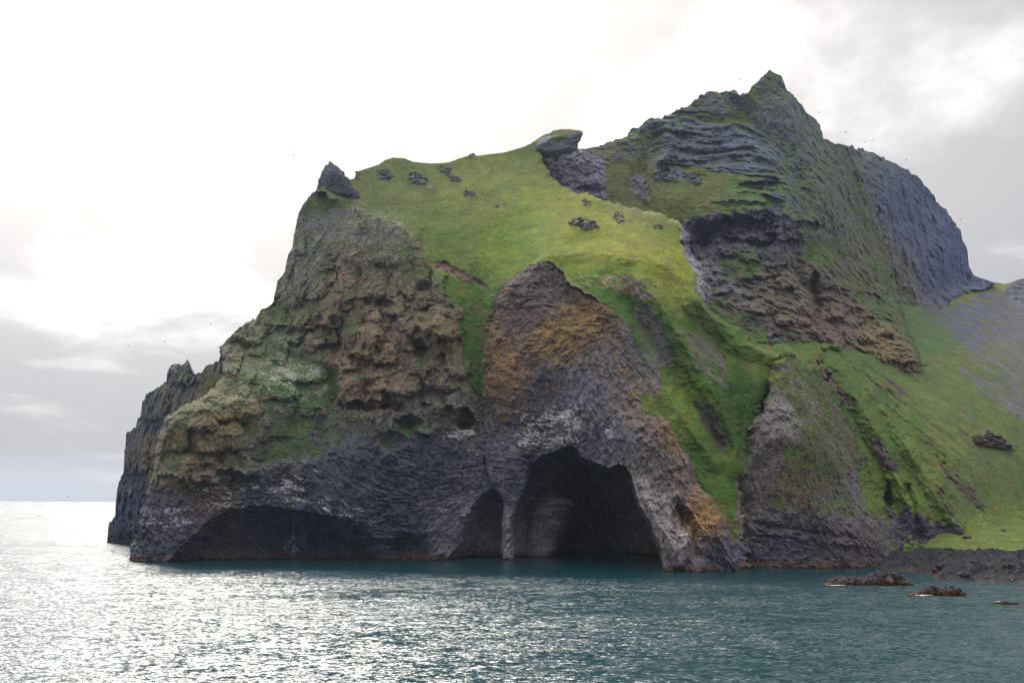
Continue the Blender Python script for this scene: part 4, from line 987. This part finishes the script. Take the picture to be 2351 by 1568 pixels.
sea_rock('second brown rock islet, right of and nearer than the largest one', 2086, 2220, 1368, [(0,.6),(.25,1.1),(.4,2.6),(.58,2.9),(.7,2.3),(.88,2.8),(1,1.0)], 6, 15, 5)
sea_rock('smallest low brown rock in the water near the right edge', 2293, 2340, 1387, [(0,.5),(.3,1.3),(.6,.9),(1,.4)], 2.5, 6, 8)

# boulders lying on the lava shore
rb_ = np.random.default_rng(12)
BLAB = [('dark boulder at the left tip of the lava shore', 1990, 1288, 2.2), ('pale boulder beside the cliff foot where the lava begins', 2020, 1276, 1.8), ('brown weedy boulder on the low spit of the lava shore', 2150, 1312, 2.6),
 ('tall brown weedy knob on the lava spit nearest the islets', 2163, 1305, 3.0), ('dark boulder halfway up the lava shore', 2240, 1292, 1.8), ('flat dark boulder near the grass terrace edge', 2180, 1262, 1.6),
 ('weedy boulder at the waterline right of the spit', 2215, 1322, 2.4), ('dark boulder at the right edge of the lava shore', 2320, 1300, 2.2)]
def ground_hit(u, v):
    """first meeting of the sight line with the shore heightfield"""
    for Yv in np.arange(330, 540, 0.5):
        pt = at(u, v, Yv)
        if pt[2] <= shore_height(pt[0], pt[1]): return pt
    return at(u, v, 480.0)
for i, (lab, u_, v_, sz) in enumerate(BLAB):
    pt = ground_hit(u_, v_); me = boulder_mesh(sz, sz * 0.9, sz * 0.7, 900 + i); weed_cols(me, (0, 0, pt[2]), 3.0)
    o = link('shore_boulder', me, MAT_LAVA); o.location = (pt[0], pt[1], pt[2] + sz * 0.25); tag(o, lab, 'boulder', 'boulders on the lava shore')

# ------------------------------------------------------------------ plain materials for small things
def flat_mat(name, c, rough=0.7):
    m, n, l, b = new_mat(name)
    geo = n.new('ShaderNodeNewGeometry'); t = n.new('ShaderNodeTexNoise'); l.new(geo.outputs['Position'], t.inputs['Vector']); t.inputs['Scale'].default_value = 3
    mx = n.new('ShaderNodeMix'); mx.data_type = 'RGBA'; l.new(t.outputs[0], mx.inputs[0])
    mx.inputs[6].default_value = (*[x * 0.8 for x in c], 1); mx.inputs[7].default_value = (*[min(1, x * 1.15) for x in c], 1)
    l.new(mx.outputs[2], b.inputs['Base Color']); b.inputs['Roughness'].default_value = rough
    return m
M_BDARK = flat_mat('dark_plumage', (0.04, 0.038, 0.04)); M_BWHITE = flat_mat('white_plumage', (0.78, 0.77, 0.74))
M_WHITE = flat_mat('white_paint', (0.75, 0.73, 0.70)); M_BLUE = flat_mat('blue_paint', (0.12, 0.28, 0.45)); M_ORANGE = flat_mat('orange_paint', (0.65, 0.22, 0.12))
M_WOOD = flat_mat('weathered_wood', (0.32, 0.30, 0.27)); M_FOAM = flat_mat('sea_foam', (0.5, 0.52, 0.53), 0.9); M_CLOTH = flat_mat('dark_cloth', (0.05, 0.05, 0.06))

# ------------------------------------------------------------------ birds
def bird_mesh(lift):
    bm = bmesh.new()
    prof = [(-0.32, 0.0), (-0.24, 0.045), (-0.05, 0.085), (0.12, 0.08), (0.22, 0.05), (0.30, 0.03), (0.36, 0.0)]
    rows = []
    for x, r in prof:
        rows.append([bm.verts.new((x, r * math.cos(a * math.pi / 3), r * math.sin(a * math.pi / 3))) for a in range(6)] if r > 0 else [bm.verts.new((x, 0, 0))])
    for a, b in zip(rows, rows[1:]):
        for k in range(6):
            va = [a[k % len(a)], a[(k + 1) % len(a)]] if len(a) > 1 else [a[0]]
            vb = [b[(k + 1) % len(b)], b[k % len(b)]] if len(b) > 1 else [b[0]]
            bm.faces.new(va + vb)
    for s in (-1, 1):
        lead = [(0.14, 0.06, 0.03), (0.18, 0.28, 0.03 + 0.5 * lift), (0.06, 0.62, 0.03 + 0.55 * lift)]
        trail = [(-0.10, 0.06, 0.02), (-0.06, 0.28, 0.02 + 0.5 * lift), (0.0, 0.64, 0.02 + 0.55 * lift)]
        for dz in (0.0, 0.015):
            A = [bm.verts.new((x, y * s, z + dz)) for x, y, z in lead]; B = [bm.verts.new((x, y * s, z + dz)) for x, y, z in trail]
            for k in range(2): bm.faces.new((A[k], A[k + 1], B[k + 1], B[k]))
    tl = [bm.verts.new(p_) for p_ in ((-0.28, 0.03, 0), (-0.28, -0.03, 0), (-0.44, -0.07, 0.01), (-0.44, 0.07, 0.01))]; bm.faces.new(tl)
    me = bpy.data.meshes.new('bird'); bm.to_mesh(me); bm.free(); return me
BM = [bird_mesh(l_) for l_ in (0.0, 0.35, -0.25)]
BMD = [m_.copy() for m_ in BM]
for m_ in BM: m_.materials.append(M_BWHITE)
for m_ in BMD: m_.materials.append(M_BDARK)
SKYB = [(676,340,'upper of two dark birds flying left of the pinnacle'),(674,357,'lower of two dark birds flying left of the pinnacle'),(562,636,'dark bird in the white sky left of the steep cliff shoulder'),
 (498,777,'dark bird just above the dark cliff point'),(378,785,'dark bird in the sky straight above the dark cliff point'),(295,793,'dark bird in the pale sky, upper left of the cliff point'),(286,847,'dark bird in grey sky left of the cliff point'),
 (484,745,'dark bird highest above the cliff point'),(50,1116,'dark bird low over the horizon at the far left'),(260,1118,'dark bird beside the left edge of the cliff point'),(157,1141,'dark bird right on the sea horizon'),
 (41,1181,'dark bird low over the sea at the far left'),(91,1185,'dark bird low over the sea between horizon and cliff point'),(1700,183,'dark bird in the sky left of the pointed summit'),(1814,203,'dark bird close to the right flank of the summit'),
 (1882,259,'dark bird right of the summit flank'),(1965,277,'dark bird in the clouds well right of the summit'),(1894,303,'dark bird just above the notch right of the summit'),(1942,304,'dark bird above the notch, right of its neighbour'),
 (1985,327,'larger dark bird gliding over the far ridge crest'),(2003,323,'small dark bird beside the larger gliding one over the far ridge'),(2081,368,'dark bird above the right shoulder of the far ridge'),(2206,504,'dark bird beside the steep right edge of the far ridge'),
 (2110,265,'dark bird high in the clouds at upper right')]
rbd = np.random.default_rng(5)
for i, (u_, v_, lab) in enumerate(SKYB):
    Yb = 330.0 + 120 * rbd.random() if v_ < 1100 else 380.0
    if v_ > 1160: Yb = 420.0
    o = link('bird', BMD[i % 3]); o.location = at(u_, v_, Yb); s_ = 1.05 * (1.5 if 'larger' in lab else 1.0); o.scale = (s_,) * 3
    o.rotation_euler = (rbd.uniform(-.5, .5), rbd.uniform(-.2, .2), rbd.uniform(0, 6.28)); tag(o, lab, 'bird', 'seabirds in flight against the sky')
LANDB = [(846,586,'white bird on the upper face of the left cliff'),(1021,504,'white bird low over the upper grass bowl'),(1079,616,'white bird over the grass beside the dark earth scar'),(1131,582,'upper of two white birds left of the arch head'),
 (1137,596,'lower of two white birds left of the arch head'),(1285,808,'white bird in front of the middle of the arch face'),(1543,1024,'white bird in front of the brown face above the arch leg'),(1716,930,'white bird over the green gully left of the buttress'),
 (1651,937,'white bird over the light grass spur left of the gully'),(1701,849,'white bird at the top of the green gully'),(1690,1270,'white bird near the water between arch leg and buttress'),(1914,1168,'white bird in front of the right part of the buttress'),
 (1792,1240,'white bird low in front of the buttress foot'),(1481,1258,'white bird inside the right side of the cave mouth'),(1945,875,'white bird over the hillside above the buttress'),(1957,1121,'white bird on the dark streak of the buttress'),
 (1832,261,'white bird on the summit flank'),(1150,1228,'white bird at the dark hollow left of the trunk pillar'),(638,1272,'white bird low in the left wave-cut arch'),(1720,475,'white bird at the grass rim under the mountain'),(2204,1316,'white bird perched on the weedy lava'),
 (2323,1332,'white bird at the water edge at far right'),(1612,545,'white bird in the dark hollow beneath the grass rim')]
for i, (u_, v_, lab) in enumerate(LANDB):
    Ys = surf(u_, v_)[1] - 6.0
    if 'lava' in lab or 'far right' in lab:
        pt = ground_hit(u_, v_); loc = (pt[0], pt[1], pt[2] + 0.35)
    else: loc = at(u_, v_, Ys)
    o = link('bird', BM[i % 3]); o.location = loc; o.scale = (0.95,) * 3
    o.rotation_euler = (rbd.uniform(-.5, .5), rbd.uniform(-.3, .3), rbd.uniform(0, 6.28)); tag(o, lab, 'bird', 'white seabirds before the cliffs')

# ------------------------------------------------------------------ walker on the crag
def person(loc, h, mat, label, rz=0.3):
    J = {'pel': (0, 0, .53), 'ch': (0, 0, .74), 'nk': (0, 0, .84), 'hd': (0, -.01, .92), 'tp': (0, -.01, .98), 'sl': (.10, 0, .80), 'el': (.14, .01, .64), 'hl': (.13, -.03, .49),
         'sr': (-.10, 0, .80), 'er': (-.14, .01, .64), 'hr': (-.13, -.03, .49), 'kl': (.06, -.01, .28), 'al': (.065, .01, .03), 'tl': (.07, -.07, .015), 'hpl': (.055, 0, .50), 'hpr': (-.055, 0, .50),
         'kr': (-.06, -.02, .28), 'ar': (-.065, .01, .03), 'tr': (-.07, -.07, .015)}
    Rr = dict(pel=.085, ch=.095, nk=.035, hd=.055, tp=.035, sl=.045, el=.032, hl=.022, sr=.045, er=.032, hr=.022, kl=.042, al=.03, tl=.022, hpl=.065, hpr=.065, kr=.042, ar=.03, tr=.022)
    E_ = ['pel-ch', 'ch-nk', 'nk-hd', 'hd-tp', 'ch-sl', 'sl-el', 'el-hl', 'ch-sr', 'sr-er', 'er-hr', 'pel-hpl', 'hpl-kl', 'kl-al', 'al-tl', 'pel-hpr', 'hpr-kr', 'kr-ar', 'ar-tr']
    ks = list(J); me = bpy.data.meshes.new('person')
    me.from_pydata([tuple(c * h for c in J[k]) for k in ks], [tuple(ks.index(q) for q in e.split('-')) for e in E_], [])
    o = link('person', me, mat); o.modifiers.new('skin', 'SKIN'); o.modifiers.new('sub', 'SUBSURF').render_levels = 1
    for k, sv in zip(ks, me.skin_vertices[0].data): sv.radius = (Rr[k] * h,) * 2; sv.use_root = k == 'pel'
    o.location = loc; o.rotation_euler[2] = rz; tag(o, label, 'person'); return o
person(tuple(at(1271.5, 305.4, 655.0)), 1.75, M_CLOTH, 'tiny dark figure standing on the grassy top of the crag')

# ------------------------------------------------------------------ small things on the grass terrace
def box_mesh(name, sx, sy, sz, bev=0.03):
    bm = bmesh.new(); bmesh.ops.create_cube(bm, size=1.0)
    for v_ in bm.verts: v_.co = Vector((v_.co.x * sx, v_.co.y * sy, (v_.co.z + 0.5) * sz))
    bmesh.ops.bevel(bm, geom=list(bm.edges), offset=bev, segments=1, affect='EDGES')
    me = bpy.data.meshes.new(name); bm.to_mesh(me); bm.free(); return me
pt = ground_hit(2112, 1246)
r_ = bpy.data.objects.new('marker_box', None); C.objects.link(r_); r_.location = pt; tag(r_, 'small white upright box at the left tip of the grass terrace', 'box')
link('housing', box_mesh('housing', 1.0, 0.7, 1.15), M_WHITE, r_); o = link('lid', box_mesh('lid', 1.1, 0.8, 0.16), M_WOOD, r_); o.location.z = 1.15
pt = ground_hit(2330, 1196)
r_ = bpy.data.objects.new('signboard', None); C.objects.link(r_); r_.location = pt; tag(r_, 'blue upright board on two posts on the grass terrace', 'signboard')
o = link('board', box_mesh('board', 1.0, 0.08, 1.3), M_BLUE, r_); o.location.z = 0.8
for s_ in (-1, 1): o = link('post', box_mesh('post', 0.08, 0.08, 2.1, 0.01), M_WHITE, r_); o.location = (0.42 * s_, 0.09, 0)
pt = ground_hit(2196, 1233)
r_ = bpy.data.objects.new('orange_marker', None); C.objects.link(r_); r_.location = pt; tag(r_, 'small orange marker at the cliff foot beside the grass terrace', 'marker')
o = link('cone', box_mesh('cone', 0.75, 0.6, 1.2, 0.12), M_ORANGE, r_); o = link('base', box_mesh('base', 1.0, 0.8, 0.15), M_ORANGE, r_)
pt = ground_hit(2220, 1236); me = boulder_mesh(2.4, 1.4, 1.1, 77); weed_cols(me, (0, 0, 6), 2.0)
o = link('grass_boulder', me, MAT_LAVA); o.location = (pt[0], pt[1], pt[2] + 0.4); tag(o, 'long dark boulder at the upper left corner of the grass terrace', 'boulder')
pt = ground_hit(2304, 1219); me = boulder_mesh(1.6, 1.1, 0.9, 78); weed_cols(me, (0, 0, 6), 2.0)
o = link('grass_boulder', me, MAT_LAVA); o.location = (pt[0], pt[1], pt[2] + 0.2); tag(o, 'lone dark rock in the middle of the grass terrace', 'boulder')
pa, pb = surf(2258, 1160)[0], surf(2325, 1160)[0]
r_ = bpy.data.objects.new('fence', None); C.objects.link(r_); r_.location = pa; tag(r_, 'row of thin pale fence posts on the lower right hillside', 'fence')
pm = box_mesh('post', 0.22, 0.22, 1.6, 0.02)
prev = None
for k in range(7):
    q_ = surf(2258 + 67 * k / 6, 1160)[0]; o = link('post', pm, M_WOOD if k == 0 else None, r_); o.location = q_ - pa + np.array([0, -0.5, -0.2])

# ------------------------------------------------------------------ foam at the rocks
def foam(u0, u1, v_, dv, label, seed):
    r = np.random.default_rng(seed); n = 22; vs2 = []; fs2 = []
    for k in range(n):
        uu = u0 + (u1 - u0) * k / (n - 1); w_ = dv * math.sin(math.pi * (k + 0.3) / n) * r.uniform(0.3, 1.2); vm = v_ + r.normal() * dv * 0.2
        for vv_ in (vm - w_ / 2, vm + w_ / 2):
            q_ = at(uu, vv_, water_Y(uu, vv_)); vs2.append((q_[0], q_[1], 0.22 + 0.05 * r.random()))
        if k: fs2.append((2 * k - 2, 2 * k, 2 * k + 1, 2 * k - 1))
    me = bpy.data.meshes.new('foam'); me.from_pydata(vs2, [], fs2); tag(link('foam', me, M_FOAM), label, kind='stuff')
foam(1895, 1945, 1344.5, 1.6, 'white foam at the left foot of the largest islet', 1)
foam(2092, 2145, 1367.5, 2.2, 'white foam at the foot of the second islet', 2)
foam(2282, 2298, 1383, 2.0, 'white foam left of the smallest rock', 3)
foam(1940, 2040, 1301, 1.4, 'thin foam line at the tip of the lava shore', 4)
foam(850, 890, 1282.5, 1.8, 'foam fleck at the foot of the left cliff', 5)

# ------------------------------------------------------------------ sea air
def haze():
    bm = bmesh.new(); bmesh.ops.create_cube(bm, size=1.0)
    for v_ in bm.verts:
        v_.co = Vector((v_.co.x * 45000, v_.co.y * 15600 + 7100, -9.9 if v_.co.z < 0 else 395.0))
    me = bpy.data.meshes.new('haze'); bm.to_mesh(me); bm.free()
    m = bpy.data.materials.new('sea_air'); m.use_nodes = True; n = m.node_tree.nodes; n.clear()
    o_ = n.new('ShaderNodeOutputMaterial'); v_ = n.new('ShaderNodeVolumePrincipled')
    v_.inputs['Color'].default_value = (0.68, 0.80, 1.0, 1); v_.inputs['Density'].default_value = HAZE; v_.inputs['Anisotropy'].default_value = 0.25
    m.node_tree.links.new(v_.outputs[0], o_.inputs['Volume'])
    tag(link('haze', me, m), 'thin pale sea haze', kind='stuff')
HAZE = 0.00003
haze()
